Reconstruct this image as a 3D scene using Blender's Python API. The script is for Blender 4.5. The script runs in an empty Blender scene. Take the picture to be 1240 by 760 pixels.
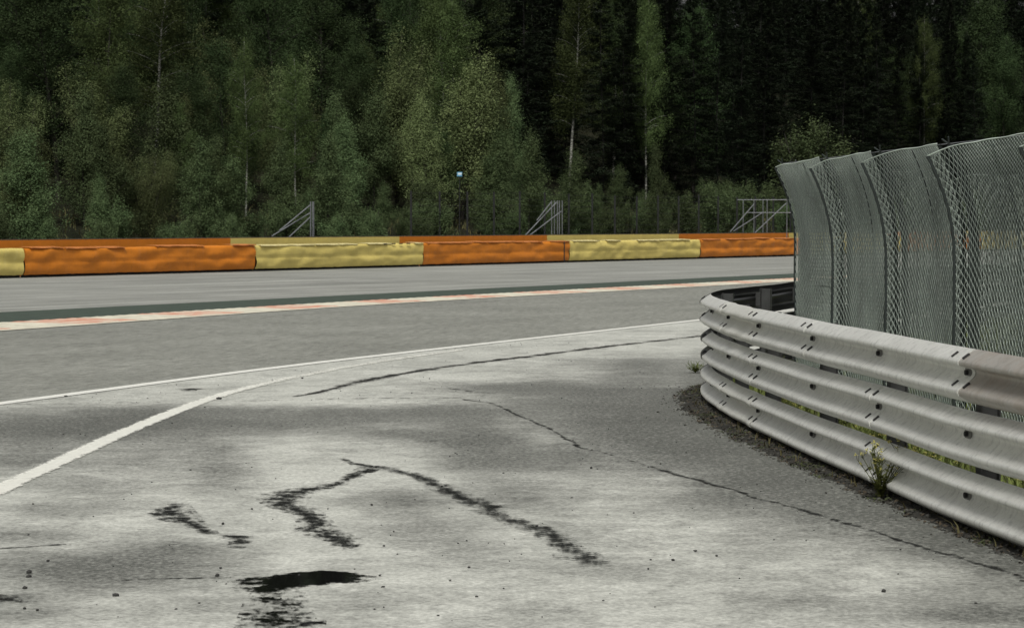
import bpy, bmesh, math, random
import numpy as np
from mathutils import Vector, Matrix, noise as mnoise

# ------------------------------------------------------------------ camera, sky, sun, exposure
scene = bpy.context.scene
col = scene.collection
CAM_H, LENS, PITCH = 1.7, 85.0, math.radians(2.19)
cam_data = bpy.data.cameras.new('camera')
cam = bpy.data.objects.new('camera', cam_data)
col.objects.link(cam)
cam.location = (0, 0, CAM_H)
cam.rotation_euler = (math.radians(90) - PITCH, 0, 0)
cam_data.lens = LENS
cam_data.sensor_width = 36
cam_data.clip_start = 0.1
cam_data.clip_end = 3000
cam_data.dof.use_dof = True
cam_data.dof.focus_distance = 18.5
cam_data.dof.aperture_fstop = 11.0
scene.camera = cam

SUN_EL, SUN_ROT = math.radians(54), math.radians(191)
world = bpy.data.worlds.new('World')
scene.world = world
world.use_nodes = True
wn = world.node_tree
wn.nodes.clear()
sky = wn.nodes.new('ShaderNodeTexSky')
sky.sky_type = 'NISHITA'
sky.sun_disc = False
sky.sun_elevation = SUN_EL
sky.sun_rotation = SUN_ROT
sky.dust_density = 4.0
hs = wn.nodes.new('ShaderNodeHueSaturation')          # an overcast sky: nearly colourless
hs.inputs['Saturation'].default_value = 0.0
bgn = wn.nodes.new('ShaderNodeBackground')
bgn.inputs['Strength'].default_value = 0.050
wo = wn.nodes.new('ShaderNodeOutputWorld')
wn.links.new(sky.outputs[0], hs.inputs['Color'])
wn.links.new(hs.outputs[0], bgn.inputs['Color'])
wn.links.new(bgn.outputs[0], wo.inputs['Surface'])

sun_data = bpy.data.lights.new('sun', 'SUN')
sun_data.energy = 1.5
sun_data.angle = math.radians(18)
sun_data.color = (1.0, 0.97, 0.9)
sun = bpy.data.objects.new('sun', sun_data)
col.objects.link(sun)
sd = Vector((math.sin(SUN_ROT) * math.cos(SUN_EL), math.cos(SUN_ROT) * math.cos(SUN_EL), math.sin(SUN_EL)))
sun.rotation_euler = sd.to_track_quat('Z', 'Y').to_euler()
sun.location = (0, 0, 60)

scene.view_settings.view_transform = 'Standard'
scene.view_settings.look = 'None'
scene.view_settings.gamma = 1.0
scene.view_settings.use_curve_mapping = False
scene.view_settings.exposure = 0.82

# ------------------------------------------------------------------ helpers
F = LENS / 36 * 1240
rng = np.random.default_rng(7)
random.seed(7)

def at(px, py, z=0.0):
    """ground point seen at a picture position (survey of the place from the photograph)"""
    u, v = (px - 620) / F, (380 - py) / F
    d = Vector((u, math.cos(PITCH) + v * math.sin(PITCH), -math.sin(PITCH) + v * math.cos(PITCH)))
    return Vector((0, 0, CAM_H)) + d * ((z - CAM_H) / d.z)

def ray_at(px, py, dist):
    u, v = (px - 620) / F, (380 - py) / F
    d = Vector((u, math.cos(PITCH) + v * math.sin(PITCH), -math.sin(PITCH) + v * math.cos(PITCH)))
    return Vector((0, 0, CAM_H)) + d * (dist / d.y)

def pix(p):
    p = Vector(p) - Vector((0, 0, CAM_H))
    f = p.y * math.cos(PITCH) - p.z * math.sin(PITCH)
    u = p.y * math.sin(PITCH) + p.z * math.cos(PITCH)
    return 620 + F * p.x / f, 380 - F * u / f

def tag(o, label=None, cat=None, group=None, kind=None):
    if label: o['label'] = label
    if cat: o['category'] = cat
    if group: o['group'] = group
    if kind: o['kind'] = kind
    return o

def empty(name, loc=(0, 0, 0), rz=0.0):
    o = bpy.data.objects.new(name, None)
    o.empty_display_size = 0.3
    o.location = loc
    o.rotation_euler = (0, 0, rz)
    col.objects.link(o)
    return o

class MB:
    def __init__(self):
        self.v, self.f, self.mi = [], [], []
    def quadgrid(self, rows, mi=0, closed=False):
        """rows: list of equal-length point lists"""
        b = len(self.v)
        n = len(rows[0])
        for r in rows: self.v.extend(tuple(p) for p in r)
        for i in range(len(rows) - 1):
            for j in range(n if closed else n - 1):
                j2 = (j + 1) % n
                self.f.append((b + i * n + j, b + i * n + j2, b + (i + 1) * n + j2, b + (i + 1) * n + j))
                self.mi.append(mi)
    def face(self, pts, mi=0):
        b = len(self.v)
        self.v.extend(tuple(p) for p in pts)
        self.f.append(tuple(range(b, b + len(pts))))
        self.mi.append(mi)
    def box(self, c, size, rz=0.0, M=None, mi=0):
        sx, sy, sz = size[0] / 2, size[1] / 2, size[2] / 2
        b = len(self.v)
        R = M if M else Matrix.Rotation(rz, 3, 'Z')
        for dx, dy, dz in ((-1,-1,-1),(1,-1,-1),(1,1,-1),(-1,1,-1),(-1,-1,1),(1,-1,1),(1,1,1),(-1,1,1)):
            self.v.append(tuple(Vector(c) + R @ Vector((dx*sx, dy*sy, dz*sz))))
        for q in ((3,2,1,0),(4,5,6,7),(0,1,5,4),(1,2,6,5),(2,3,7,6),(3,0,4,7)):
            self.f.append(tuple(b + k for k in q)); self.mi.append(mi)
    def tube(self, pts, r, n=6, cap=True, mi=0):
        pts = [Vector(p) for p in pts]
        rr = r if hasattr(r, '__len__') else [r] * len(pts)
        rows = []
        ref = None
        for i, p in enumerate(pts):
            a = pts[max(i - 1, 0)]; c = pts[min(i + 1, len(pts) - 1)]
            t = (c - a).normalized()
            if ref is None:
                ref = Vector((0, 0, 1)) if abs(t.z) < 0.9 else Vector((1, 0, 0))
            u = t.cross(ref)
            if u.length < 1e-5: u = t.orthogonal()
            u.normalize(); w = t.cross(u).normalized(); ref = -w if False else ref
            rows.append([p + (u * math.cos(2*math.pi*k/n) + w * math.sin(2*math.pi*k/n)) * rr[i] for k in range(n)])
        self.quadgrid(rows, mi, closed=True)
        if cap:
            self.face(rows[0][::-1], mi); self.face(rows[-1], mi)
    def build(self, name, mats, parent=None, smooth=False, rel=None):
        me = bpy.data.meshes.new(name)
        v = self.v
        if rel is not None:
            v = [(p[0]-rel[0], p[1]-rel[1], p[2]-rel[2]) for p in v]
        me.from_pydata(v, [], self.f)
        mats = mats if isinstance(mats, (list, tuple)) else [mats]
        for m in mats: me.materials.append(m)
        if len(mats) > 1: me.polygons.foreach_set('material_index', self.mi)
        if smooth: me.polygons.foreach_set('use_smooth', [True] * len(me.polygons))
        me.update()
        o = bpy.data.objects.new(name, me)
        col.objects.link(o)
        if parent: o.parent = parent
        return o

def np_mesh(name, verts, faces, mat, parent=None, smooth=False, attrs=None):
    me = bpy.data.meshes.new(name)
    verts = np.asarray(verts, np.float32); faces = np.asarray(faces, np.int32)
    k = faces.shape[1]
    me.vertices.add(len(verts)); me.vertices.foreach_set('co', verts.ravel())
    me.loops.add(faces.size); me.loops.foreach_set('vertex_index', faces.ravel())
    me.polygons.add(len(faces))
    me.polygons.foreach_set('loop_start', np.arange(0, faces.size, k, dtype=np.int32))
    me.polygons.foreach_set('loop_total', np.full(len(faces), k, np.int32))
    if smooth: me.polygons.foreach_set('use_smooth', np.ones(len(faces), bool))
    for an, av in (attrs or {}).items():
        a = me.attributes.new(an, 'FLOAT', 'POINT')
        a.data.foreach_set('value', np.asarray(av, np.float32).ravel())
    me.update(calc_edges=True)
    if mat: me.materials.append(mat)
    o = bpy.data.objects.new(name, me)
    col.objects.link(o)
    if parent: o.parent = parent
    return o

def copy_tree(o, parent=None):
    c = o.copy(); col.objects.link(c); c.parent = parent
    for ch in list(o.children):
        copy_tree(ch, c)
    return c

def spline(pts, step):
    """Catmull-Rom through pts, resampled evenly"""
    P = [Vector(p) for p in pts]
    P = [P[0] * 2 - P[1]] + P + [P[-1] * 2 - P[-2]]
    out = []
    for i in range(1, len(P) - 2):
        p0, p1, p2, p3 = P[i-1], P[i], P[i+1], P[i+2]
        for k in range(24):
            t = k / 24
            out.append(0.5 * ((2*p1) + (p2-p0)*t + (2*p0-5*p1+4*p2-p3)*t*t + (3*p1-p0-3*p2+p3)*t*t*t))
    out.append(P[-2])
    return resample(out, step)

def resample(pts, step):
    L = [0.0]
    for a, b in zip(pts, pts[1:]): L.append(L[-1] + (b - a).length)
    n = max(2, int(round(L[-1] / step)) + 1)
    res, j = [], 0
    for k in range(n):
        s = L[-1] * k / (n - 1)
        while j < len(L) - 2 and L[j + 1] < s: j += 1
        f = (s - L[j]) / max(1e-9, L[j+1] - L[j])
        res.append(pts[j].lerp(pts[j+1], min(max(f, 0), 1)))
    return res

def vnoise(x, y, z=0.0):
    return mnoise.noise(Vector((x, y, z)))

def np_vnoise(x, y, seed=0):
    """cheap smooth value noise on arrays, about -1..1"""
    xi, yi = np.floor(x).astype(np.int64), np.floor(y).astype(np.int64)
    fx, fy = x - xi, y - yi
    def h(a, b):
        n = (a * 374761393 + b * 668265263 + seed * 974634777) & 0x7fffffff
        n = ((n ^ (n >> 13)) * 1274126177) & 0x7fffffff
        return (n ^ (n >> 16)) % 10007 / 5003.5 - 1
    sx, sy = fx*fx*(3-2*fx), fy*fy*(3-2*fy)
    return (h(xi,yi)*(1-sx)+h(xi+1,yi)*sx)*(1-sy) + (h(xi,yi+1)*(1-sx)+h(xi+1,yi+1)*sx)*sy

# ------------------------------------------------------------------ materials
class NT:
    def __init__(self, name):
        self.m = bpy.data.materials.new(name); self.m.use_nodes = True
        self.t = self.m.node_tree; self.t.nodes.clear()
        self.out = self.t.nodes.new('ShaderNodeOutputMaterial')
    def n(self, typ, **kw):
        nd = self.t.nodes.new(typ)
        for k, v in kw.items(): setattr(nd, k, v)
        return nd
    def l(self, a, b): self.t.links.new(a, b)
    def coord(self, scale=(1,1,1), rot=(0,0,0)):
        g = self.n('ShaderNodeNewGeometry'); mp = self.n('ShaderNodeMapping')
        mp.inputs['Scale'].default_value = scale
        src = g.outputs['Position']
        if any(rot):
            m0 = self.n('ShaderNodeMapping'); m0.inputs['Rotation'].default_value = rot
            self.l(src, m0.inputs['Vector']); src = m0.outputs[0]
        self.l(src, mp.inputs['Vector']); return mp.outputs[0]
    def ocoord(self, scale=(1,1,1)):
        g = self.n('ShaderNodeTexCoord'); mp = self.n('ShaderNodeMapping')
        mp.inputs['Scale'].default_value = scale
        self.l(g.outputs['Object'], mp.inputs['Vector']); return mp.outputs[0]
    def noise(self, vec, scale, detail=3, rough=0.55, dist=0.0):
        nd = self.n('ShaderNodeTexNoise'); self.l(vec, nd.inputs['Vector'])
        nd.inputs['Scale'].default_value = scale; nd.inputs['Detail'].default_value = detail
        nd.inputs['Roughness'].default_value = rough; nd.inputs['Distortion'].default_value = dist
        return nd.outputs['Fac']
    def ramp(self, fac, stops):
        r = self.n('ShaderNodeValToRGB'); e = r.color_ramp.elements
        while len(e) < len(stops): e.new(0.5)
        for el, (p, c) in zip(e, stops):
            el.position = p
            el.color = (c, c, c, 1) if not hasattr(c, '__len__') else (*c, 1)
        self.l(fac, r.inputs[0]); return r.outputs[0]
    def mix(self, fac, a, b, mode='MIX'):
        m = self.n('ShaderNodeMix', data_type='RGBA', blend_type=mode)
        for sock, v in ((m.inputs[0], fac), (m.inputs[6], a), (m.inputs[7], b)):
            if isinstance(v, bpy.types.NodeSocket): self.l(v, sock)
            elif hasattr(v, '__len__'): sock.default_value = (*v, 1)
            else: sock.default_value = v if sock == m.inputs[0] else (v, v, v, 1)
        return m.outputs[2]
    def math(self, op, a, b=0.0, c=None, clamp=False):
        m = self.n('ShaderNodeMath', operation=op, use_clamp=clamp)
        for i, v in enumerate((a, b, c)):
            if v is None: continue
            if isinstance(v, bpy.types.NodeSocket): self.l(v, m.inputs[i])
            else: m.inputs[i].default_value = v
        return m.outputs[0]
    def attr(self, name):
        a = self.n('ShaderNodeAttribute'); a.attribute_name = name; return a.outputs['Fac']
    def bump(self, h, strength, dist):
        b = self.n('ShaderNodeBump'); self.l(h, b.inputs['Height'])
        b.inputs['Strength'].default_value = strength; b.inputs['Distance'].default_value = dist
        return b.outputs[0]
    def bsdf(self, color, rough=0.8, metal=0.0, normal=None, spec=0.5):
        p = self.n('ShaderNodeBsdfPrincipled')
        for k, v in (('Base Color', color), ('Roughness', rough), ('Metallic', metal)):
            if isinstance(v, bpy.types.NodeSocket): self.l(v, p.inputs[k])
            elif hasattr(v, '__len__'): p.inputs[k].default_value = (*v, 1)
            else: p.inputs[k].default_value = v
        p.inputs['Specular IOR Level'].default_value = spec
        if normal: self.l(normal, p.inputs['Normal'])
        return p.outputs[0]
    def done(self, sh): self.l(sh, self.out.inputs['Surface']); return self.m

def mat_plain(name, color, rough=0.7, metal=0.0, var=0.25, scale=6, bump=0.0):
    t = NT(name); c = t.ocoord()
    n1 = t.noise(c, scale, 5, 0.65)
    dark = tuple(x * (1 - var) for x in color); lite = tuple(min(1, x * (1 + var)) for x in color)
    colr = t.ramp(n1, [(0.3, dark), (0.7, lite)])
    nm = t.bump(n1, bump, 0.02) if bump else None
    return t.done(t.bsdf(colr, rough, metal, nm))

def mat_asphalt(name, c0, c1, streak_rot=0.0, streak=0.25, grain=0.3, damp_tone=False, patch_scale=0.35):
    """worn asphalt: aggregate grain, broad tone patches, streaks along the travel direction, optional damp map"""
    t = NT(name); c = t.coord()
    big = t.noise(c, patch_scale, 5, 0.6)
    base = t.ramp(big, [(0.32, c0), (0.68, c1)])
    st = t.noise(t.coord((1.1, 0.03, 1), (0, 0, streak_rot)), 1.6, 5, 0.7)
    base = t.mix(streak, base, t.ramp(st, [(0.3, 0.35), (0.7, 0.72)]), 'OVERLAY')
    g1 = t.noise(c, 38, 3, 0.8); g2 = t.noise(c, 9, 4, 0.75)
    gm = t.mix(0.35, t.ramp(g1, [(0.34, 0.05), (0.66, 0.95)]), t.ramp(g2, [(0.3, 0.15), (0.7, 0.85)]))
    g4 = t.noise(t.coord((1, 0.10, 1), (0, 0, streak_rot)), 26, 3, 0.9)
    if not damp_tone: gm = t.mix(0.6, gm, t.ramp(g4, [(0.34, 0.05), (0.66, 0.95)]))
    base = t.mix(grain, base, gm, 'OVERLAY')
    rough = 0.85
    if damp_tone:
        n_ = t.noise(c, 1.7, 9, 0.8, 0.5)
        fac = t.math('MULTIPLY_ADD', t.math('SUBTRACT', n_, 0.5), 1.7, t.attr('damp_tone'))
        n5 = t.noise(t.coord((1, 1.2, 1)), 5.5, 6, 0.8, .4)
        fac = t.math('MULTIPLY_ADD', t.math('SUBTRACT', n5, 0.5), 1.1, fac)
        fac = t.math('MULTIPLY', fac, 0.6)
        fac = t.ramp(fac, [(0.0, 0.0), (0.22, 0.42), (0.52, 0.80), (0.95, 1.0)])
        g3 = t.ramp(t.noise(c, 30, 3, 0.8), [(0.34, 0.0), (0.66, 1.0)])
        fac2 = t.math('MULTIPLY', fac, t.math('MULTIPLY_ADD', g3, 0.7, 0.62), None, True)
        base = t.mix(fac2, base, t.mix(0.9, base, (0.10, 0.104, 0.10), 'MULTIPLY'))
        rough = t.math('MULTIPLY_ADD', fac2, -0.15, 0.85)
    nm = t.bump(g1, 0.12, 0.006)
    return t.done(t.bsdf(base, rough, 0, nm, 0.25))

def mat_mark(name, color, rough, sharp=4.0, nscale=3.0, namp=1.4, thr=0.35, fine=0.5, spec=0.5, maxop=1.0):
    """a thin stain or paint film whose ragged, worn edge lets the asphalt below show"""
    t = NT(name); c = t.coord()
    n1 = t.noise(c, nscale, 5, 0.7, 0.4); n2 = t.noise(c, 30, 2, 0.8)
    f = t.math('MULTIPLY_ADD', t.math('SUBTRACT', n1, 0.5), namp, t.attr('edge'))
    f = t.math('MULTIPLY_ADD', t.math('SUBTRACT', n2, 0.5), fine, f)
    f = t.math('MULTIPLY', t.math('SUBTRACT', f, thr), sharp, None, True)
    f = t.math('MULTIPLY', f, maxop)
    colr = t.ramp(n2, [(0.3, tuple(x*0.85 for x in color)), (0.7, tuple(min(1, x*1.1) for x in color))])
    tr = t.n('ShaderNodeBsdfTransparent'); mx = t.n('ShaderNodeMixShader')
    t.l(f, mx.inputs[0]); t.l(tr.outputs[0], mx.inputs[1]); t.l(t.bsdf(colr, rough, 0, None, spec), mx.inputs[2])
    return t.done(mx.outputs[0])

def mat_leaf(name, c0, c1, trans=0.18):
    t = NT(name)
    oi = t.n('ShaderNodeObjectInfo')
    n1 = t.noise(t.ocoord(), 1.3, 4, 0.7)
    base = t.ramp(n1, [(0.3, c0), (0.7, c1)])
    hsv = t.n('ShaderNodeHueSaturation')
    t.l(base, hsv.inputs['Color'])
    t.l(t.math('MULTIPLY_ADD', oi.outputs['Random'], 0.03, 0.485), hsv.inputs['Hue'])
    t.l(t.math('MULTIPLY_ADD', oi.outputs['Random'], 0.85, 0.62), hsv.inputs['Value'])
    d = t.bsdf(hsv.outputs[0], 0.7, 0, None, 0.06)
    tl = t.n('ShaderNodeBsdfTranslucent'); t.l(hsv.outputs[0], tl.inputs['Color'])
    mx = t.n('ShaderNodeMixShader'); mx.inputs[0].default_value = trans
    t.l(d, mx.inputs[1]); t.l(tl.outputs[0], mx.inputs[2])
    return t.done(mx.outputs[0])

def mat_belt(name, col_, dirt, pale):
    t = NT(name); c = t.coord()
    n1 = t.noise(c, 0.9, 6, 0.7); n2 = t.noise(c, 5, 5, 0.75); n3 = t.noise(t.coord((3, 3, 0.4)), 2.2, 4, 0.7)
    base = t.ramp(n1, [(0.3, tuple(x * 0.8 for x in col_)), (0.7, col_)])
    base = t.mix(t.ramp(n2, [(0.55, 0.0), (0.82, 0.6)]), base, dirt)
    base = t.mix(t.ramp(n3, [(0.55, 0.0), (0.8, 0.35)]), base, pale)
    return t.done(t.bsdf(base, 0.55, 0, t.bump(n2, 0.3, 0.02), 0.35))

def mat_galv(name, c0, c1, rust=0.0, streak=(0.16, 0.16, 0.15)):
    t = NT(name); c = t.coord()
    n1 = t.noise(c, 2.5, 5, 0.7)
    base = t.ramp(n1, [(0.3, c0), (0.7, c1)])
    st = t.noise(t.coord((9, 9, 2.2)), 2.0, 5, 0.75)
    base = t.mix(t.ramp(st, [(0.50, 0.0), (0.76, 0.5)]), base, streak)
    fi = t.noise(t.coord((40, 40, 2.5)), 1.5, 4, 0.8)
    base = t.mix(t.ramp(fi, [(0.5, 0.0), (0.75, 0.25)]), base, tuple(x * 0.45 for x in c0))
    bl = t.noise(c, 7, 5, 0.75)
    base = t.mix(t.ramp(bl, [(0.56, 0.0), (0.74, 0.45)]), base, tuple(x * 0.6 for x in c0))
    if rust:
        rn = t.noise(c, 4, 5, 0.7)
        base = t.mix(t.math('MULTIPLY', t.ramp(rn, [(0.35, 0.0), (0.65, 1.0)]), rust), base, (0.33, 0.22, 0.14))
    rg = t.ramp(st, [(0.3, 0.40), (0.8, 0.58)])
    return t.done(t.bsdf(base, rg, 0.6, t.bump(bl, 0.08, 0.01), 0.35))

M = {}
ROT_T = math.atan2(0.533, 0.846)
M['track'] = mat_asphalt('track_asphalt', (0.180, 0.184, 0.164), (0.232, 0.236, 0.212), ROT_T - 0.12, 0.35, 1.0)
M['runoff'] = mat_asphalt('runoff_asphalt', (0.196, 0.200, 0.184), (0.268, 0.273, 0.252), ROT_T, 0.9, 0.35)
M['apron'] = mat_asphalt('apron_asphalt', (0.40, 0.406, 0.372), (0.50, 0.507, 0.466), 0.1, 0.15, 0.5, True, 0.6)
M['paint'] = mat_mark('white_paint', (0.72, 0.72, 0.67), 0.6, 6, 5, 0.5, 0.10, 0.9)
M['paint_worn'] = mat_mark('worn_white_paint', (0.70, 0.70, 0.64), 0.6, 2.0, 5, 1.6, 0.22, 1.8)
M['wet'] = mat_mark('wet_stain', (0.018, 0.019, 0.018), 0.5, 1.1, 9.0, 4.6, 0.18, 2.8, 0.0, 0.93)
M['puddle'] = mat_mark('puddle_water', (0.008, 0.008, 0.008), 0.03, 1.8, 8.0, 3.6, 0.18, 2.0, 0.30, 1.0)
M['tar'] = mat_mark('tar_seam', (0.03, 0.03, 0.029), 0.7, 1.6, 3.5, 3.0, 0.35, 1.6, 0.0, 0.9)
M['crack'] = mat_mark('crack_dark', (0.015, 0.015, 0.015), 0.9, 2.0, 7.0, 3.2, 0.38, 1.2, 0.0, 0.75)
M['turf'] = mat_plain('green_strip', (0.036, 0.054, 0.040), 0.95, 0, 0.25, 3)
M['kerb_white'] = mat_plain('kerb_cream', (0.60, 0.57, 0.46), 0.7, 0, 0.25, 3)
def mat_kerb_red():
    t = NT('kerb_red_worn'); n1 = t.noise(t.coord((1.2, .35, 1), (0, 0, ROT_T + .5)), 3.0, 5, 0.75)
    return t.done(t.bsdf(t.ramp(n1, [(0.43, (0.57, 0.22, 0.14)), (0.52, (0.60, 0.40, 0.30)), (0.60, (0.62, 0.58, 0.47))]), 0.7))
M['kerb_red'] = mat_kerb_red()
M['kerb_side'] = mat_plain('kerb_side', (0.2, 0.19, 0.17), 0.8)
M['orange'] = mat_belt('orange_belt', (0.66, 0.21, 0.015), (0.28, 0.092, 0.012), (0.62, 0.26, 0.10))
M['yellow'] = mat_belt('yellow_belt', (0.74, 0.60, 0.18), (0.46, 0.36, 0.10), (0.70, 0.61, 0.30))
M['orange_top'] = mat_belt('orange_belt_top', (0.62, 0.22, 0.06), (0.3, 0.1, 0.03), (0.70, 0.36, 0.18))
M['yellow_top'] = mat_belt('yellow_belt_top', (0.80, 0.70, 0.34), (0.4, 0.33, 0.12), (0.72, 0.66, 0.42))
M['rubber'] = mat_plain('tyre_rubber', (0.018, 0.018, 0.018), 0.8)
M['conc_cap'] = mat_plain('wall_cap', (0.10, 0.085, 0.06), 0.9)
M['galv'] = mat_galv('galvanised_rail', (0.72, 0.725, 0.68), (0.85, 0.855, 0.81))
M['galv_new'] = mat_galv('clean_rail', (0.72, 0.72, 0.66), (0.82, 0.82, 0.76), 0, (0.45, 0.45, 0.41))
M['galv_rust'] = mat_galv('rusty_rail', (0.43, 0.42, 0.39), (0.54, 0.53, 0.49), 0.35)
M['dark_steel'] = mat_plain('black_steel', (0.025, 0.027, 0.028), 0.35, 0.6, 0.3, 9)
M['post'] = mat_plain('post_steel', (0.06, 0.062, 0.06), 0.6, 0.4)
M['bolt'] = mat_plain('bolt_steel', (0.17, 0.17, 0.16), 0.5, 0.6)
M['slot'] = mat_plain('slot_dark', (0.015, 0.015, 0.015), 0.8)
M['wire'] = mat_plain('fence_wire', (0.52, 0.60, 0.53), 0.4, 0.0, 0.3, 2)
M['wire_dark'] = mat_plain('fence_wire_dark', (0.016, 0.027, 0.022), 0.6, 0.2)
M['fence_post'] = mat_plain('fence_post', (0.022, 0.03, 0.027), 0.6)
M['grey_pole'] = mat_plain('grey_tube', (0.19, 0.20, 0.21), 0.5, 0.4)
M['black_post'] = mat_plain('black_wire_post', (0.012, 0.013, 0.013), 0.8)
M['sign'] = mat_plain('blue_sign', (0.10, 0.30, 0.46), 0.5, 0, 0.15)
M['sign_white'] = mat_plain('white_sign', (0.55, 0.66, 0.72), 0.5, 0, 0.1)
M['soil'] = mat_plain('soil', (0.016, 0.015, 0.011), 0.95, 0, 0.5, 8, 0.5)
M['stone'] = mat_plain('stone', (0.04, 0.039, 0.033), 0.9, 0, 0.9, 14)
M['grit'] = mat_plain('grit', (0.03, 0.03, 0.028), 0.9, 0, 0.5, 30)
M['bark'] = mat_plain('dark_bark', (0.035, 0.032, 0.026), 0.95, 0, 0.4, 12)
def mat_birch():
    t = NT('birch_bark'); n1 = t.noise(t.ocoord((2, 2, 9)), 1.4, 4, 0.7)
    return t.done(t.bsdf(t.ramp(n1, [(0.40, (0.05, 0.05, 0.042)), (0.54, (0.30, 0.30, 0.27))]), 0.8))
M['birch'] = mat_birch()
M['spruce_bark'] = mat_plain('spruce_bark', (0.010, 0.009, 0.008), 0.95)
M['leaf_birch'] = mat_leaf('leaf_birch', (0.0333, 0.0498, 0.0175), (0.0876, 0.1180, 0.0433))
M['leaf_willow'] = mat_leaf('leaf_willow', (0.0686, 0.0923, 0.0361), (0.1441, 0.1751, 0.0758))
M['leaf_bright'] = mat_leaf('leaf_bright', (0.0983, 0.1281, 0.0504), (0.1966, 0.2348, 0.1043))
M['leaf_young'] = mat_leaf('leaf_young', (0.0452, 0.0709, 0.0303), (0.1130, 0.1522, 0.0679))
M['leaf_broad'] = mat_leaf('leaf_broad', (0.0186, 0.0320, 0.0128), (0.0494, 0.0731, 0.0296))
M['leaf_spruce'] = mat_leaf('leaf_spruce', (0.010, 0.015, 0.009), (0.022, 0.030, 0.016), 0.08)
M['leaf_weed'] = mat_leaf('leaf_weed', (0.08, 0.10, 0.03), (0.17, 0.19, 0.06))
M['flower'] = mat_plain('yellow_flower', (0.48, 0.44, 0.12), 0.7, 0, 0.2)
M['dry_grass'] = mat_leaf('dry_grass', (0.07, 0.068, 0.03), (0.15, 0.135, 0.065))
def mat_ground():
    t = NT('forest_floor'); c = t.coord()
    n1 = t.noise(c, 0.4, 5, 0.7); n2 = t.noise(c, 3, 5, 0.7)
    b = t.ramp(n1, [(0.35, (0.008, 0.010, 0.005)), (0.65, (0.024, 0.023, 0.013))])
    b = t.mix(t.ramp(n2, [(0.5, 0.0), (0.7, 0.6)]), b, (0.016, 0.022, 0.008))
    return t.done(t.bsdf(b, 0.95, 0, t.bump(n2, 0.8, 0.2), 0.1))
M['ground'] = mat_ground()
def mat_verge():
    t = NT('verge_grass'); c = t.coord()
    n1 = t.noise(c, 1.2, 5, 0.7); n2 = t.noise(c, 12, 5, 0.7)
    b = t.ramp(n1, [(0.35, (0.040, 0.050, 0.018)), (0.65, (0.095, 0.10, 0.045))])
    b = t.mix(t.ramp(n2, [(0.45, 0.0), (0.7, 0.7)]), b, (0.045, 0.04, 0.03))
    return t.done(t.bsdf(b, 0.95, 0, t.bump(n2, 0.8, 0.05), 0.1))
M['verge'] = mat_verge()

# ------------------------------------------------------------------ ground and terrain
B0 = Vector((-15.3, 72.0, 0)); TV = Vector((0.533, 0.846, 0)).normalized(); NV = Vector((-TV.y, TV.x, 0))
def st(x, y):
    r = Vector((x, y, 0)) - B0
    return r.dot(NV), r.dot(TV)
def st_pt(s, t, z=0.0):
    p = B0 + NV * s + TV * t
    return Vector((p.x, p.y, z))
def hill(s):
    if s < 2.5: return 0.0
    if s < 30: return 0.20 * (s - 2.5)
    if s < 140: return 5.5 + 0.26 * (s - 30)
    return 34.1 + 0.05 * (s - 140)
def terrain_z(s, t):
    z = hill(s)
    if s > 2.5:
        z += min(1, (s - 2.5) / 8) * (0.35 * vnoise(s * 0.13, t * 0.13, 3) + 0.25 * vnoise(s * 0.4, t * 0.4, 5))
    return z - 0.05
ss = [-700, -300, -120, -60, -30, -10, 0, 1.5, 2.5] + [2.5 + 1.2 * k for k in range(1, 40)] + [55, 62, 70, 80, 95, 110, 125, 140, 180, 260, 400, 900]
ts = [-900, -500, -250, -120] + [-60 + 2.0 * k for k in range(120)] + [190, 230, 260, 300, 450, 700, 1200]
g = MB(); g.quadgrid([[st_pt(s, t, terrain_z(s, t)) for t in ts] for s in ss])
tag(g.build('terrain', M['ground'], smooth=True), kind='structure')

def curve(pixels, ext0=60, ext1=160, step=1.0):
    P = [at(*p) for p in pixels]
    P = spline(P, step)
    a = (P[0] - P[3]).normalized(); b = (P[-1] - P[-4]).normalized()
    n0, n1 = int(ext0 / step), int(ext1 / step)
    return [P[0] + a * (step * k) for k in range(n0, 0, -1)] + P + [P[-1] + b * (step * k) for k in range(1, n1 + 1)]
def lin_curve(p0, p1, pm=None):
    return curve([p0, pm, p1] if pm else [p0, p1])
C_TURF_OUT = lin_curve((0, 378), (964, 331), (500, 353.5))
C_TURF_IN = lin_curve((0, 391.5), (964, 337), (480, 362.5))
C_KERB_IN = lin_curve((0, 401), (867, 346), (480, 367.6))
C_LINE = lin_curve((0, 489.5), (851, 387.5), (400, 438))

def sheet(name, rowA, rowB, z, mat, parent=None):
    n = 200
    def rs(P):
        P2 = resample(P, 0.5); idx = np.linspace(0, len(P2) - 1, n).astype(int)
        return [P2[i] for i in idx]
    A, Bq = rs(rowA), rs(rowB)
    m = MB(); m.quadgrid([[Vector((p.x, p.y, z)) for p in A], [Vector((p.x, p.y, z)) for p in Bq]][::-1])
    return m.build(name, mat, parent)

# race track: one sheet from the kerb to well past the white line
far = [p + Vector((14, -6, 0)) for p in C_LINE]
road = tag(sheet('race_track', C_KERB_IN, far, 0.0, M['track']), kind='structure')
bar_in = [st_pt(3.0, t) for t in range(-80, 240, 2)]
runoff = tag(sheet('runoff_area', bar_in, C_TURF_OUT, 0.0, M['runoff']), kind='structure')
turf = tag(sheet('green_runoff_strip', C_TURF_OUT, C_TURF_IN, 0.004, M['turf']), kind='structure')
under = tag(sheet('kerb_bed', C_TURF_IN, C_KERB_IN, 0.003, M['track']), kind='structure')

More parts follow.
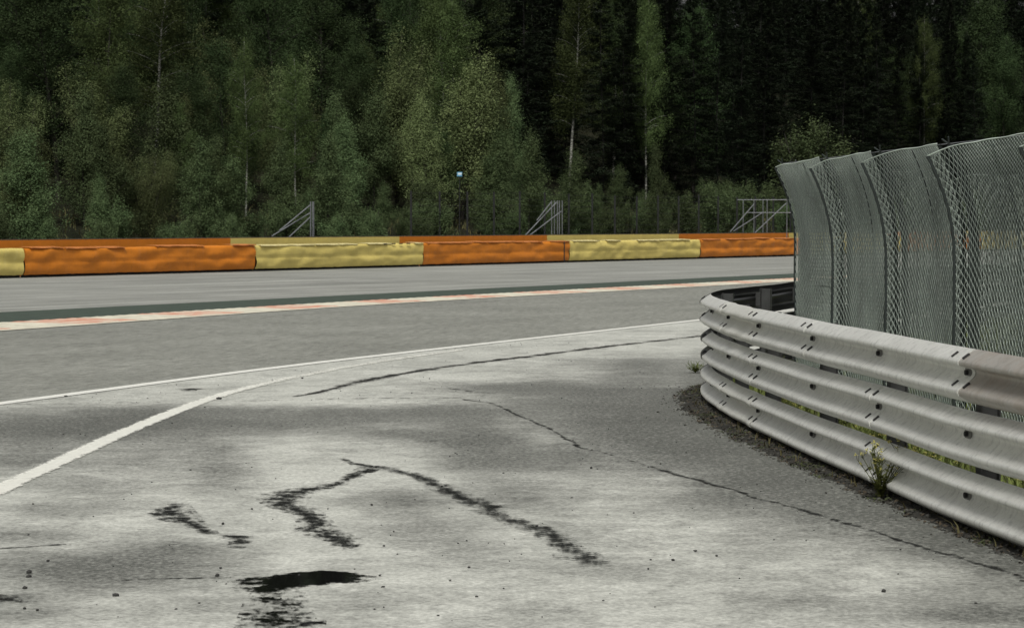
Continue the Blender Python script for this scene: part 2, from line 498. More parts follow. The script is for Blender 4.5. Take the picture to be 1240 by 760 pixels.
# kerb: separate cast blocks with saw-tooth ribs, alternating cream and faded red
kerb = empty('kerb', C_KERB_IN[60]); tag(kerb, kind='structure')
A = resample(C_KERB_IN, 0.05); Bk = resample(C_TURF_IN, 0.05)
def nearest(P, q):
    return min(P, key=lambda p: (p - q).length_squared)
s_acc, blocks, i0 = 0.0, [], 0
lo = min(range(len(A)), key=lambda i: abs(A[i].y - 33)); hi = min(range(len(A)), key=lambda i: abs(A[i].y - 95))
BLK = 37  # 37 * 0.05 = 1.85 m
Bsub = [p for p in Bk if 30 < p.y < 110]
Bsub = Bsub[::3]
k = 0
for i in range(lo, hi, BLK):
    a0 = A[i]; a1 = A[min(i + BLK, len(A) - 1)]
    dirv = (a1 - a0).normalized(); nrm = Vector((-dirv.y, dirv.x, 0))
    b0 = nearest(Bsub, a0 + nrm * 1.6); b1 = nearest(Bsub, a1 + nrm * 1.6)
    m = MB(); mb = MB()
    teeth = 5
    rows_in, rows_out = [], []
    rk = []
    for q in range(teeth):
        f0, f1 = (q + 0.02) / teeth, (q + 0.86) / teeth
        for f, h in ((f0, 0.004), (f1, 0.014), ((q + 0.985) / teeth, 0.004)):
            f = 0.004 + f * 0.992
            rk.append((a0.lerp(a1, f), b0.lerp(b1, f), h))
    m.quadgrid([[p + Vector((0, 0, 0.006)), p.lerp(qq, 0.12) + Vector((0, 0, 0.004 + h * 0.7)), p.lerp(qq, 0.55) + Vector((0, 0, 0.008 + h)), qq + Vector((0, 0, 0.008 + h))] for p, qq, h in rk][::-1])
    m.quadgrid([[qq + Vector((0, 0, 0.008 + h)), qq + Vector((0, 0, 0.0))] for p, qq, h in rk][::-1])
    red = (k % 2 == 0)
    o = m.build('kerb_block', [M['kerb_red'] if red else M['kerb_white']], kerb, rel=kerb.location)
    if not red: o['label'] = 'cream painted ribbed kerb block'
    else: o['label'] = 'faded red ribbed kerb block'
    # worn cream edge band painted on the track side of every block
    e = MB(); e.quadgrid([[p + Vector((0, 0, 0.010)), p.lerp(qq, 0.118) + Vector((0, 0, 0.008 + h * 0.7))] for p, qq, h in rk][::-1])
    e.build('edge_band', M['kerb_white'], o, rel=kerb.location)
    k += 1

# apron (pit exit road): fine grid that carries a damp map
LX = np.array([p.x for p in C_LINE]); LY = np.array([p.y for p in C_LINE])
oi = np.argsort(LY); LX, LY = LX[oi], LY[oi]
ys = np.concatenate([np.linspace(-6, 8, 8), np.arange(8.2, 30, 0.09), np.arange(30, 60, 0.3)])
us = np.linspace(0, 1, 130)
X0 = np.interp(ys, LY, LX)
XX = X0[:, None] + us[None, :] ** 1.0 * (np.maximum(X0 + 4, 5.0) - X0)[:, None]
YY = np.repeat(ys[:, None], len(us), 1)
damp_tone = np.zeros_like(XX)
def blob(px, py, dx, dy, amp, soft=1.0):
    c = at(px, py); e = at(px, py - dy); w = at(px, min(py + dy, 1500))
    rx = dx * c.y / F; ry = max(0.1, 0.5 * (e.y - w.y))
    q = ((XX - c.x - (YY - c.y) * (c.x / c.y)) / rx) ** 2 + ((YY - c.y) / ry) ** 2
    global damp_tone
    damp_tone = damp_tone + amp * (1.45 if amp > 0 else 1.0) * np.exp(-q * soft)
for b_ in [(760, 505, 120, 36, 0.75), (700, 475, 90, 22, 0.45), (830, 540, 80, 26, 0.7), (940, 585, 90, 22, 0.75), (1060, 620, 90, 20, 0.75), (1180, 655, 90, 18, 0.8),
           (1240, 690, 70, 18, 0.5), (790, 450, 60, 16, 0.45), (850, 470, 25, 40, 0.5), (940, 545, 40, 20, 0.5),
           (60, 520, 150, 20, 0.95), (200, 508, 90, 14, 0.8), (30, 560, 60, 16, 0.5),
           (330, 515, 90, 12, 0.6), (430, 505, 110, 10, 0.55), (560, 500, 70, 14, 0.5), (480, 528, 70, 10, 0.4),
           (590, 550, 60, 28, 0.6), (560, 530, 60, 16, 0.4), (630, 600, 60, 16, 0.35),
           (480, 604, 60, 12, 0.6), (500, 635, 60, 20, 0.3), (270, 570, 40, 24, 0.5), (250, 540, 40, 12, 0.25),
           (130, 690, 150, 24, 0.75), (210, 665, 60, 12, 0.4), (20, 650, 80, 8, 0.5), (70, 620, 80, 14, 0.3), (10, 725, 40, 6, 0.6),
           (1190, 745, 110, 12, 0.7), (750, 690, 90, 12, 0.25), (900, 650, 120, 20, 0.15), (620, 700, 60, 20, 0.1), (700, 650, 50, 24, 0.2),
           (335, 745, 40, 24, 0.35), (170, 560, 60, 18, 0.3), (100, 590, 70, 12, 0.3), (690, 560, 50, 20, 0.35), (860, 610, 90, 14, 0.3), (560, 660, 50, 20, 0.2), (40, 745, 90, 12, 0.35), (250, 735, 40, 14, 0.25), (960, 730, 90, 14, 0.25), (430, 735, 40, 16, 0.2), (650, 740, 60, 10, 0.25), (740, 440, 90, 8, .35), (600, 470, 90, 7, .45), (300, 497, 200, 5, .4), (1120, 720, 60, 10, 0.3),
           (360, 600, 14, 160, -0.25), (660, 530, 40, 10, -0.25), (560, 575, 200, 5, -0.2)]:
    blob(*b_)
damp_tone += 0.10 * np_vnoise(XX * 1.1, YY * 0.35, 3) + 0.09 + 0.07 * np_vnoise(XX * 2.7, YY * 0.9, 9)
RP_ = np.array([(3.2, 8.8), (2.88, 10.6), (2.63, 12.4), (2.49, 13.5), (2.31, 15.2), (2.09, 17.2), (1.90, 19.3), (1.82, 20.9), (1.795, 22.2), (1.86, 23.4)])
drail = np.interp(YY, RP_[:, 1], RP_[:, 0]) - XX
damp_tone += np.where((drail > -.5) & (YY < 24.5), 1.05 * np.exp(-np.maximum(drail, 0) / 0.60), 0)
# besides the patches, the road tone darkens steadily towards the guardrail foot
nz, nu = XX.shape
verts = np.stack([XX, YY, np.full_like(XX, 0.006)], -1).reshape(-1, 3)
idx = np.arange(nz * nu).reshape(nz, nu)
faces = np.stack([idx[:-1, :-1], idx[:-1, 1:], idx[1:, 1:], idx[1:, :-1]], -1).reshape(-1, 4)
apron = tag(np_mesh('pit_exit_road', verts, faces, M['apron'], None, False, {'damp_tone': np.clip(damp_tone, -0.4, 1.8)}), kind='structure')

def mark_strip(name, pts, hw, z, mat, w=None, parent=None, flat=False, step=0.08, soft=False):
    """film laid along pts; hw half width in metres; flat=True spreads it along X"""
    pts = [Vector((p.x, p.y, 0)) for p in pts]
    hw = hw if hasattr(hw, '__len__') else [hw] * len(pts)
    w = w if w is not None else [1.0] * len(pts)
    # densify
    P, H, W = [], [], []
    for i in range(len(pts) - 1):
        n = max(1, int((pts[i+1] - pts[i]).length / step))
        for k in range(n):
            f = k / n
            P.append(pts[i].lerp(pts[i+1], f)); H.append(hw[i]*(1-f)+hw[i+1]*f); W.append(w[i]*(1-f)+w[i+1]*f)
    P.append(pts[-1]); H.append(hw[-1]); W.append(w[-1])
    vs, ed = [], []
    for i, p in enumerate(P):
        if flat: nn = Vector((1, 0, 0))
        else:
            t = (P[min(i+1, len(P)-1)] - P[max(i-1, 0)]).normalized(); nn = Vector((t.y, -t.x, 0))
        for q, e in ((-1, 0.0), (-0.5, 0.5 if soft else 0.8), (0, 1.0), (0.5, 0.5 if soft else 0.8), (1, 0.0)):
            vs.append((p.x + nn.x * H[i] * q, p.y + nn.y * H[i] * q, z)); ed.append(e * W[i])
    idx = np.arange(len(P) * 5).reshape(-1, 5)
    fs = np.stack([idx[:-1, :-1], idx[:-1, 1:], idx[1:, 1:], idx[1:, :-1]], -1).reshape(-1, 4)
    if not flat or True: pass
    return np_mesh(name, vs, fs, mat, parent, False, {'edge': ed})

def px_strip(name, rows, z, mat, parent=apron):
    pts = [at(r[0], r[1]) for r in rows]
    hw = [r[2] * p.y / F for r, p in zip(rows, pts)]
    w = [r[3] if len(r) > 3 else 1.0 for r in rows]
    return mark_strip(name, pts, hw, z, mat, w, parent, True, 0.06, True)

line1 = [p for p in C_LINE if 8 < p.y < 70]
mark_strip('painted_line', [p + Vector((0, 0, 0)) for p in line1[::2]], 0.10, 0.012, M['paint'], [2.2] * len(line1[::2]), apron)
l2 = spline([at(-140, 664), at(0, 594), at(75, 559), at(150, 524.5), at(250, 485), at(320, 465.5), at(400, 449), at(470, 437), at(560, 424)], 0.4)
w2 = [1.0 if p.y < 22 else max(0.52, 1.0 - (p.y - 22) / 9) for p in l2]
mark_strip('painted_line', l2, 0.105, 0.012, M['paint_worn'], [x * 1.25 for x in w2], apron)

px_strip('wet_stain', [(412,556,5,.5),(425,561,9,.8),(437,564,12),(450,567,17),(440,572,16),(425,578,14),(418,584,9),(400,589,20),(370,594,28),(350,599,34),(342,606,32),(345,613,28),(362,619,28),(374,626,22),(382,634,24),(380,642,30),(395,648,32),(410,654,28),(420,661,22),(425,667,8,.6)], 0.010, M['wet'])
px_strip('wet_stain', [(456,566,10,.8),(475,570.5,17),(495,575.5,16),(512,580,14),(530,590,18),(545,598,20),(560,604,20),(580,611,26),(598,615,30),(592,622,22,.8),(605,628,20,.8),(630,635,26,.9),(650,642,24,.8),(668,650,24,.9),(680,660,22,.8),(690,668,22,.8),(705,678,36),(720,687,18,.6)], 0.0145, M['wet'])
px_strip('wet_stain', [(217,611,14,.8),(203,620,34),(210,626,36),(228,634,22),(242,641,18),(256,648,12),(270,649.5,8,.7),(287,650.5,24),(290,655,18),(287,665,12,.6)], 0.010, M['wet'])
px_strip('puddle', [(388,692.5,6,1.5),(392,695.5,50,2.2),(388,699,76,2.4),(374,703,86,2.4),(362,706,88,2.0),(340,709.5,60,1.5),(325,714,44,1.0),(328,719,42,.55),(335,728,40,.45),(335,744,46,.55),(340,754,56,.7),(335,775,56,.6)], 0.010, M['puddle'])
px_strip('wet_stain', [(70,662,10,.5),(100,661,60,.7),(130,660.5,50,.6),(160,660,10,.4)][::-1], 0.010, M['tar'])
px_strip('wet_stain', [(-30,720,20,.9),(0,723,26),(5,727,34,.9),(30,731,20,.4)], 0.010, M['wet'])
px_strip('wet_stain', [(232,471,26,.8),(232,474,24,.6)], 0.010, M['tar'])
tar = spline([at(p, q) for p, q in [(355,481),(385,476),(425,465.5),(460,458),(500,451),(560,442),(600,437),(650,431),(720,422),(780,415),(852,407)]], 0.25)
mark_strip('tar_seam', tar, [0.05 + 0.13 * min(1, k / 8) * (0.75 + 0.35 * vnoise(k * 0.3, 0)) for k in range(len(tar))], 0.010, M['tar'], [1.05 + 0.25 * vnoise(k * 0.21, 4) for k in range(len(tar))], apron, soft=True)
ck = spline([at(p, q) for p, q in [(560,484),(600,491),(625,503),(665,520),(705,543),(735,550),(800,570),(860,587),(930,607),(1000,628),(1060,645),(1130,668),(1260,706)]], 0.12)
ck = [p + Vector((0.035 * vnoise(p.y * 3, 1), 0.09 * vnoise(p.y * 2.2, 2), 0)) for p in ck]
mark_strip('crack', ck, [0.036 + 0.02 * vnoise(k * 0.11, 7) for k in range(len(ck))], 0.010, M['crack'], [0.85 + 0.5 * vnoise(k * 0.07, 8) for k in range(len(ck))], apron, soft=True)
for pts, hw_, ww in (([(-30, 491.5), (120, 489), (300, 486), (450, 483), (620, 482)], 0.05, 0.62), ([(450, 541), (560, 532)], 0.04, 0.4), ([(140, 704), (200, 702), (280, 701)], 0.03, 0.75), ([(-10, 666), (40, 663), (80, 660)], 0.03, 0.85), ([(545, 471), (580, 476), (600, 477)], 0.05, 0.8)):
    cp = spline([at(*p) for p in pts], 0.2)
    mark_strip('crack', cp, hw_, 0.0095, M['crack'], [ww + 0.2 * vnoise(k * 0.3, hw_ * 90) for k in range(len(cp))], apron, soft=True)

# ------------------------------------------------------------------ guardrail
RAIL_PTS = [(3.75, 6.0), (3.2, 8.8), (2.88, 10.6), (2.63, 12.4), (2.49, 13.5), (2.31, 15.2), (2.09, 17.2), (1.90, 19.3), (1.82, 20.9), (1.795, 22.2), (1.86, 23.4), (2.06, 24.5), (2.38, 25.5), (2.78, 26.6), (3.38, 28.4), (4.6, 31.5), (6.4, 36), (9.0, 42), (12.5, 49)]
RC = spline([Vector((x, y, 0)) for x, y in RAIL_PTS], 0.05)
RL = [0.0]
for a, b in zip(RC, RC[1:]): RL.append(RL[-1] + (b - a).length)
RAIL_LEN = RL[-1]
def rail_pos(s):
    f = min(max(s / RAIL_LEN * (len(RC) - 1), 0), len(RC) - 1.001); i = int(f)
    p = RC[i].lerp(RC[i + 1], f - i)
    j0, j1 = max(i - 4, 0), min(i + 5, len(RC) - 1)
    t = (RC[j1] - RC[j0]).normalized()
    n = Vector((-t.y, t.x, 0))
    if n.x > 0 and p.y < 20: n = -n
    k = min(1, max(0, (p.y - 13) / 7)); k = k * k * (3 - 2 * k)
    return p - n * 0.07 * k, t, n
def rail_s_near(y):
    """arc length on the near side at a given depth"""
    return min((abs(RC[i].y - y), RL[i]) for i in range(len(RC)) if RL[i] < 18)[1]
# outward side: left of travel from near to far
p_, t_, n_ = rail_pos(8)
PROF = [(0.004, 0.000), (0.016, 0.004), (0.050, 0.020), (0.086, 0.040), (0.099, 0.050), (0.103, 0.064), (0.099, 0.078), (0.088, 0.087), (0.055, 0.113), (0.022, 0.140), (0.007, 0.158), (0.004, 0.172), (0.008, 0.185), (0.020, 0.194), (0.086, 0.208), (0.099, 0.214), (0.103, 0.226), (0.099, 0.238), (0.086, 0.250), (0.050, 0.276), (0.016, 0.296), (0.004, 0.300)]
ROW_Z = [0.705, 0.368, 0.030]
rail = empty('guardrail', RC[int(len(RC) * 0.4)])
tag(rail, 'grey triple-beam steel guardrail curving round the end of the mesh fence', 'guardrail')
def beam(s0, s1, z0, mat, ext=0.10, flare=0.006, dented=0.0):
    rows = []
    n = max(6, int((s1 - s0 + 2 * ext) / 0.07))
    for k in range(n + 1):
        s = s0 - ext + (s1 - s0 + 2 * ext) * k / n
        p, t, nn = rail_pos(s)
        fl = flare if s < s0 + 0.11 else 0.0
        wob = 0.006 * vnoise(s * 0.9, z0 * 7) + dented * vnoise(s * 2.6, z0 * 5, 2) * 0.026
        zz = 0.006 * vnoise(s * 0.6, z0 * 3, 9)
        outer = [p + nn * (o * 1.0 + fl + wob) + Vector((0, 0, z0 + z + zz)) for o, z in PROF]
        inner = [p + nn * (o - 0.004 + fl + wob) + Vector((0, 0, z0 + z + zz)) for o, z in PROF[::-1]]
        rows.append(outer + inner)
    m = MB(); m.quadgrid(rows, closed=True)
    m.face(rows[0][::-1]); m.face(rows[-1])
    return m.build('beam', mat, rail, smooth=True, rel=rail.location)
S = {y: rail_s_near(y) for y in (9.4, 11.3, 13.25, 15.2, 17.1, 19.15, 20.85, 22.3)}
s_end = RAIL_LEN - 0.2
ret = [S[22.3] + 1.9 * k for k in range(1, 17) if S[22.3] + 1.9 * k < s_end]
splices = [
    [0.15, S[9.4], S[13.25], S[17.1], S[19.15], S[20.85], S[22.3] + 0.9, ret[1], ret[3], ret[5], ret[7], s_end],
    [0.15, S[11.3], S[15.2], S[19.15], S[22.3] + 0.4, ret[1], ret[3], ret[6], s_end],
    [0.15, S[11.3], S[15.2], S[19.15], S[20.85], S[22.3] + 1.2, ret[2], s_end]]
for r, (sp, z0) in enumerate(zip(splices, ROW_Z)):
    for i, (a, b) in enumerate(zip(sp, sp[1:])):
        mt = M['galv']
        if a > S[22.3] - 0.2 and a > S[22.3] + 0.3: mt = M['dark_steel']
        if abs(a - S[19.15]) < 0.01 and r != 1: mt = M['galv_new']
        if r == 0 and b <= S[13.25] + 0.01 and a > 0.5: mt = M['galv_rust']
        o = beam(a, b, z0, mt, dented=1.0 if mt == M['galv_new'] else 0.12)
        if mt == M['galv_new']: o['label'] = 'short pale replacement beam with creased face'
        if mt == M['galv_rust']: o['label'] = 'beam with rusty brown top edge'
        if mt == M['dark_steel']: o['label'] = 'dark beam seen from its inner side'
    # slotted holes at the splices
    for a in sp[1:-1]:
        if a > S[22.3] + 1: continue
        for off in (-0.14, 0.06):
            for zz, oo in ((0.264, 0.067), (0.105, 0.065)):
                p, t, nn = rail_pos(a + off)
                m = MB()
                c = p + nn * (oo + 0.006) + Vector((0, 0, z0 + zz + 0.001))
                ang = math.atan2(t.y, t.x)
                R = Matrix.Rotation(ang, 3, 'Z') @ Matrix.Rotation(math.radians(-36 if zz > .2 else -38), 3, 'X')
                m.box(c, (0.022, 0.044, 0.010), M=R)
                m.build('slot', M['slot'], rail, rel=rail.location)
posts_s = sorted(set([S[9.4], S[11.3], S[13.25], S[15.2], S[17.1], S[19.15], S[20.85], S[22.3]] + ret))
for s in posts_s:
    p, t, nn = rail_pos(s)
    ang = math.atan2(t.y, t.x)
    m = MB()
    c = p - nn * 0.10
    m.box(c + Vector((0, 0, 0.49)), (0.008, 0.10, 0.98), ang)
    m.box(c + nn * 0.052 + Vector((0, 0, 0.49)), (0.10, 0.007, 0.984), ang)
    m.box(c - nn * 0.052 + Vector((0, 0, 0.49)), (0.10, 0.007, 0.984), ang)
    m.build('post', M['post'], rail, rel=rail.location)
    for z0 in ROW_Z:
        sp_ = MB(); sp_.box(p - nn * 0.021 + Vector((0, 0, z0 + 0.159)), (0.09, 0.045, 0.14), ang)
        sp_.build('spacer', M['post'], rail, rel=rail.location)
        if s <= S[22.3] + 0.1:
            w = MB(); w.box(p + nn * 0.0135 + Vector((0, 0, z0 + 0.168)), (0.095, 0.010, 0.050), ang)
            wo_ = w.build('washer', M['bolt'], rail, rel=rail.location)
            hb = MB()
            cc = p + nn * 0.018 + Vector((0, 0, z0 + 0.168))
            hb.tube([cc, cc + nn * 0.018], 0.016, 6)
            hb.build('bolt', M['slot'], wo_, rel=rail.location)

# ------------------------------------------------------------------ verge inside the rail and soil strip at its foot
vin = MB()
VR = [rail_pos(RAIL_LEN * k / 160) for k in range(161)]
half = [i for i, (p, t, n) in enumerate(VR) if p.y > 22.2][0]
rowsL = [VR[i][0] - VR[i][2] * 0.05 for i in range(161)]
cen = [Vector((14 + .1 * p.y, min(max(p.y, 6), 46) * 0.8 + 6, 0)) for p in rowsL]
vin.quadgrid([[a.lerp(c, f) + Vector((0, 0, 0.02 + (0.03 + 0.05 * vnoise(a.x + f * 9, a.y)) * min(1, f * 6))) for f in (0, .05, .12, .25, .45, .7, 1)] for a, c in zip(rowsL, cen)])
tag(vin.build('verge', M['verge'], smooth=True), kind='structure')

def soil_w(s):
    fnear = min(1, max(0, (s - S[13.25]) / (S[20.85] - S[13.25])))
    return (0.08 + 0.17 * fnear) * (1 + 0.45 * vnoise(s * 2.3, 1) + 0.25 * vnoise(s * 7, 2) + 0.2 * vnoise(s * 19, 4))
def soil_h(s, f):
    if f >= 1: return 0.004
    return max(0.004, 0.008 + 0.038 * math.sin(math.pi * min(1, (1 - f) * 1.15)) * (0.6 + 0.8 * vnoise(s * 5, f * 4, 3) + .35 * vnoise(s * 15, f * 9, 6)))
soil = MB()
n_s = 700
rows = []
s_hi = S[22.3] + 3.0
for k in range(n_s + 1):
    s = 0.2 + (s_hi - 0.2) * k / n_s
    p, t, nn = rail_pos(s)
    wdt = soil_w(s)
    row = []
    for q in range(9):
        f = q / 8
        o = -0.30 + (0.30 + 0.05 + wdt) * f
        h = soil_h(s, f)
        row.append(p + nn * o + Vector((0, 0, max(0.004, h))))
    rows.append(row)
soil.quadgrid(rows)
tag(soil.build('soil_strip', M['soil'], smooth=True), kind='structure')

def stones_mesh(name, pts, sizes, mat, kind='stuff', parent=None):
    ico = [(0,0,1),(.894,0,.447),(.276,.851,.447),(-.724,.526,.447),(-.724,-.526,.447),(.276,-.851,.447),(.724,.526,-.447),(-.276,.851,-.447),(-.894,0,-.447),(-.276,-.851,-.447),(.724,-.526,-.447),(0,0,-1)]
    icf = [(0,1,2),(0,2,3),(0,3,4),(0,4,5),(0,5,1),(1,6,2),(2,7,3),(3,8,4),(4,9,5),(5,10,1),(6,7,2),(7,8,3),(8,9,4),(9,10,5),(10,6,1),(11,7,6),(11,8,7),(11,9,8),(11,10,9),(11,6,10)]
    V, Fc = [], []
    base = np.array(ico)
    for p, s in zip(pts, sizes):
        sc = np.array([s * rng.uniform(.7, 1.3), s * rng.uniform(.7, 1.3), s * rng.uniform(.4, .8)])
        v = base * sc * (1 + rng.uniform(-.22, .22, (12, 1)))
        a = rng.uniform(0, 6.28); ca, sa = math.cos(a), math.sin(a)
        v = np.stack([v[:, 0]*ca - v[:, 1]*sa, v[:, 0]*sa + v[:, 1]*ca, v[:, 2]], 1) + np.array(p)
        Fc.append(np.array(icf) + 12 * len(V)); V.append(v)
    o = np_mesh(name, np.concatenate(V), np.concatenate(Fc), mat, parent)
    if kind: o['kind'] = kind
    return o
pts, szs = [], []
for k in range(3000):
    s = random.uniform(0.5, s_hi); p, t, nn = rail_pos(s)
    f = random.uniform(.45, 1.10) if random.random() < .96 else random.uniform(1, 1.5)
    o = -0.30 + (0.35 + soil_w(s)) * f
    pts.append(p + nn * o + Vector((0, 0, soil_h(s, f) + .003))); szs.append(random.choice([.004, .005, .006, .006, .008, .008, .010, .012, .018]))
LIT = {}
for nm_, c_ in (('dead_leaves', (0.045, 0.034, 0.02)), ('moss', (0.036, 0.045, 0.013))):
    LIT[nm_] = mat_plain(nm_, c_, .9, 0, .6, 9)
for nm_, cnt, sz in (('dead_leaves', 2200, .013), ('moss', 3800, .009)):
    V_ = []
    while len(V_) < cnt * 4:
        s = random.uniform(0.5, s_hi)
        if nm_ == 'moss' and vnoise(s * 2.1, 31) + .5 * vnoise(s * 6, 33) < .12: continue
        p, t, nn = rail_pos(s); f = random.uniform(.4, 1.08)
        c = p + nn * (-0.30 + (0.35 + soil_w(s)) * f) + Vector((0, 0, soil_h(s, f) + random.uniform(.003, .016)))
        a = Vector((random.gauss(0, 1), random.gauss(0, 1), random.gauss(0, .4))).normalized(); b = a.cross(Vector((random.gauss(0, .4), random.gauss(0, .4), 1))).normalized()
        k_ = sz * random.uniform(.5, 1.5)
        V_ += [tuple(c - a * k_), tuple(c + b * k_ * .6), tuple(c + a * k_), tuple(c - b * k_ * .6)]
    o = np_mesh(nm_, V_, np.arange(len(V_)).reshape(-1, 4), LIT[nm_])
    tag(o, 'dead leaf litter on the soil under the guardrail' if nm_ == 'dead_leaves' else 'moss clumps on the soil under the guardrail', 'leaf litter' if nm_ == 'dead_leaves' else 'moss', kind='stuff')
tag(stones_mesh('gravel', pts, szs, M['stone']), 'loose gravel and stones on the soil under the guardrail', 'gravel')
pts, szs = [], []
for px, py, s in [(270,636,.012),(140,723,.016),(263,699,.011),(267,690,.010),(35,695,.016),(35,700,.014),(30,714,.013),(58,681,.010),(30,739,.011),(45,741,.009),(397,618,.008),(265,484,.028),(450,613,.010),(1070,718,.014),(815,680,.010),(842,669,.010),(868,675,.008),(716,568,.012),(545,705,.009),(465,663,.009),(460,699,.008),(366,459,.018),(330,462,.014),(80,481,.02),(650,639,.010),(305,618,.008),(785,691,.008)]:
    p = at(px, py); pts.append(Vector((p.x, p.y, 0.012))); szs.append(s)
for k in range(420):
    y = random.uniform(10, 34); x = random.uniform(max(np.interp(y, LY, LX) + .2, -.22 * y), min(3, .2 * y))
    if x > np.interp(y, [p.y for p in RC[:300]], [p.x for p in RC[:300]]) - 0.25: continue
    pts.append(Vector((x, y, 0.009))); szs.append(random.choice([.003, .004, .004, .005, .006, .008]))
tag(stones_mesh('grit', pts, szs, M['grit']), 'dark grit scattered over the pale road', 'grit')

def blades(name, pts, hgt, mat, lean=0.5, wid=0.006, kind='stuff', parent=None, n_seg=2):
    V, Fc = [], []
    for p in pts:
        h = hgt * rng.uniform(.4, 1.2); a = rng.uniform(0, 6.28); ln = rng.uniform(0, lean) * h
        w = wid * rng.uniform(.7, 1.4); b = len(V)
        d = Vector((math.cos(a), math.sin(a), 0)); sd_ = Vector((-d.y, d.x, 0))
        for k in range(3):
            f = k / 2
            c = Vector(p) + d * (ln * f * f) + Vector((0, 0, h * f * (1 - .25 * f * lean)))
            ww = w * (1 - f * .9)
            V.append(tuple(c - sd_ * ww)); V.append(tuple(c + sd_ * ww))
        Fc += [(b, b+1, b+3, b+2), (b+2, b+3, b+5, b+4)]
    o = np_mesh(name, V, Fc, mat, parent)
    if kind: o['kind'] = kind
    return o
gp = []
for k in range(2600):
    s = random.uniform(0.5, s_hi); p, t, nn = rail_pos(s)
    if vnoise(s * 1.7, 11) + 0.5 * vnoise(s * 6, 12) < random.uniform(-.15, .55): continue
    gp.append(p + nn * random.uniform(-0.25, 0.12 + 0.1 * min(1, max(0, (s - 8) / 6))) + Vector((0, 0, .01)))
tag(blades('dry_grass', gp, 0.09, M['dry_grass'], 1.1), 'sparse dry grass tufts along the foot of the guardrail', 'grass')
gp = []
for k in range(16000):
    s = random.uniform(0.5, RAIL_LEN * .9); p, t, nn = rail_pos(s)
    o = random.uniform(0.12, 2.2)
    gp.append(p - nn * o + Vector((0, 0, .02)))
tag(blades('verge_grass', gp, 0.22, M['leaf_weed'], 0.8, 0.008), 'green grass growing between the guardrail and the mesh fence', 'grass')

# yellow flowering weeds
def weed(name, loc, h, spread, nst, seed, parent=None, flowers=True):
    r = random.Random(seed)
    root = empty(name, loc)
    st_, lf, fl = MB(), MB(), MB()
    for k in range(nst):
        a = r.uniform(0, 6.28); l = r.uniform(.2, 1) * spread; hh = h * r.uniform(.55, 1.05)
        def stem(tt, a=a, l=l, hh=hh):
            return Vector((math.cos(a) * l * tt ** 1.4, math.sin(a) * l * tt ** 1.4, hh * tt))
        st_.tube([stem(q / 4) for q in range(5)], [.0035, .003, .0028, .0024, .0018], 4)
        for q in range(9):
            tt = r.uniform(.08, .95); b = stem(tt); aa = r.uniform(0, 6.28); ll = r.uniform(.03, .075) * (1.3 - tt * .7)
            d = Vector((math.cos(aa), math.sin(aa), r.uniform(-.1, .7))).normalized(); sdv = d.cross(Vector((0, 0, 1))).normalized() * ll * .2
            lf.face([b, b + d * ll * .5 + sdv, b + d * ll, b + d * ll * .5 - sdv])
        nb = r.choice((2, 3, 4))
        for q in range(nb):
            tt = r.uniform(.72, 1.0) if q else 1.0
            b = stem(tt); e = b + Vector((r.uniform(-.04, .04), r.uniform(-.04, .04), r.uniform(.02, .06)))
            st_.tube([b, e], [.002, .0015], 3)
            if flowers and r.random() < .8:
                for w_ in range(r.choice((3, 4, 6))):
                    c = e + Vector((r.uniform(-.012, .012), r.uniform(-.012, .012), r.uniform(-.006, .01)))
                    rr = r.uniform(.004, .0065)
                    fl.quadgrid([[c + Vector((0, 0, -rr*.6))] * 5, [c + Vector((rr*math.cos(x), rr*math.sin(x), 0)) for x in (0, 1.257, 2.513, 3.77, 5.027)], [c + Vector((0, 0, rr*.6))] * 5], closed=True)
    for mb_, nm_, mt_ in ((st_, 'stems', 'leaf_weed'), (lf, 'leaves', 'leaf_weed'), (fl, 'flowers', 'flower')):
        if mb_.v: mb_.build(nm_, M[mt_], root)['kind'] = 'stuff'
    return root
w = at(1066, 606); tag(weed('flowering_weed', (w.x, w.y, .01), .33, .17, 22, 3), 'bushy yellow-flowered weed growing against the guardrail foot', 'weed')
w = at(1134, 614); tag(weed('flowering_weed', (w.x, w.y, .01), .20, .10, 5, 5), 'small thin yellow-flowered weed beside the bushy one at the guardrail', 'weed')
w = at(1192, 640); tag(weed('leafy_weed', (w.x, w.y, .01), .05, .09, 7, 6, flowers=False), 'low leafy weed without flowers at the guardrail foot', 'weed')
w = at(842, 452); tag(weed('leafy_weed', (w.x, w.y, .01), .10, .12, 14, 9, flowers=False), 'low leafy weed clump at the rounded end of the guardrail', 'weed')
for k in range(26):
    s = S[9.4] + (S[20.85] - S[9.4]) * (k + .5) / 26 + random.uniform(-.2, .2)
    p, t, nn = rail_pos(s); p = p - nn * random.uniform(.22, .5)
    o = weed('flowering_weed', (p.x, p.y, .03), random.uniform(.22, .42), .14, 9, 40 + k)
    tag(o, 'yellow-flowered weed standing behind the guardrail beams', 'weed', 'yellow-flowered weeds behind the guardrail')

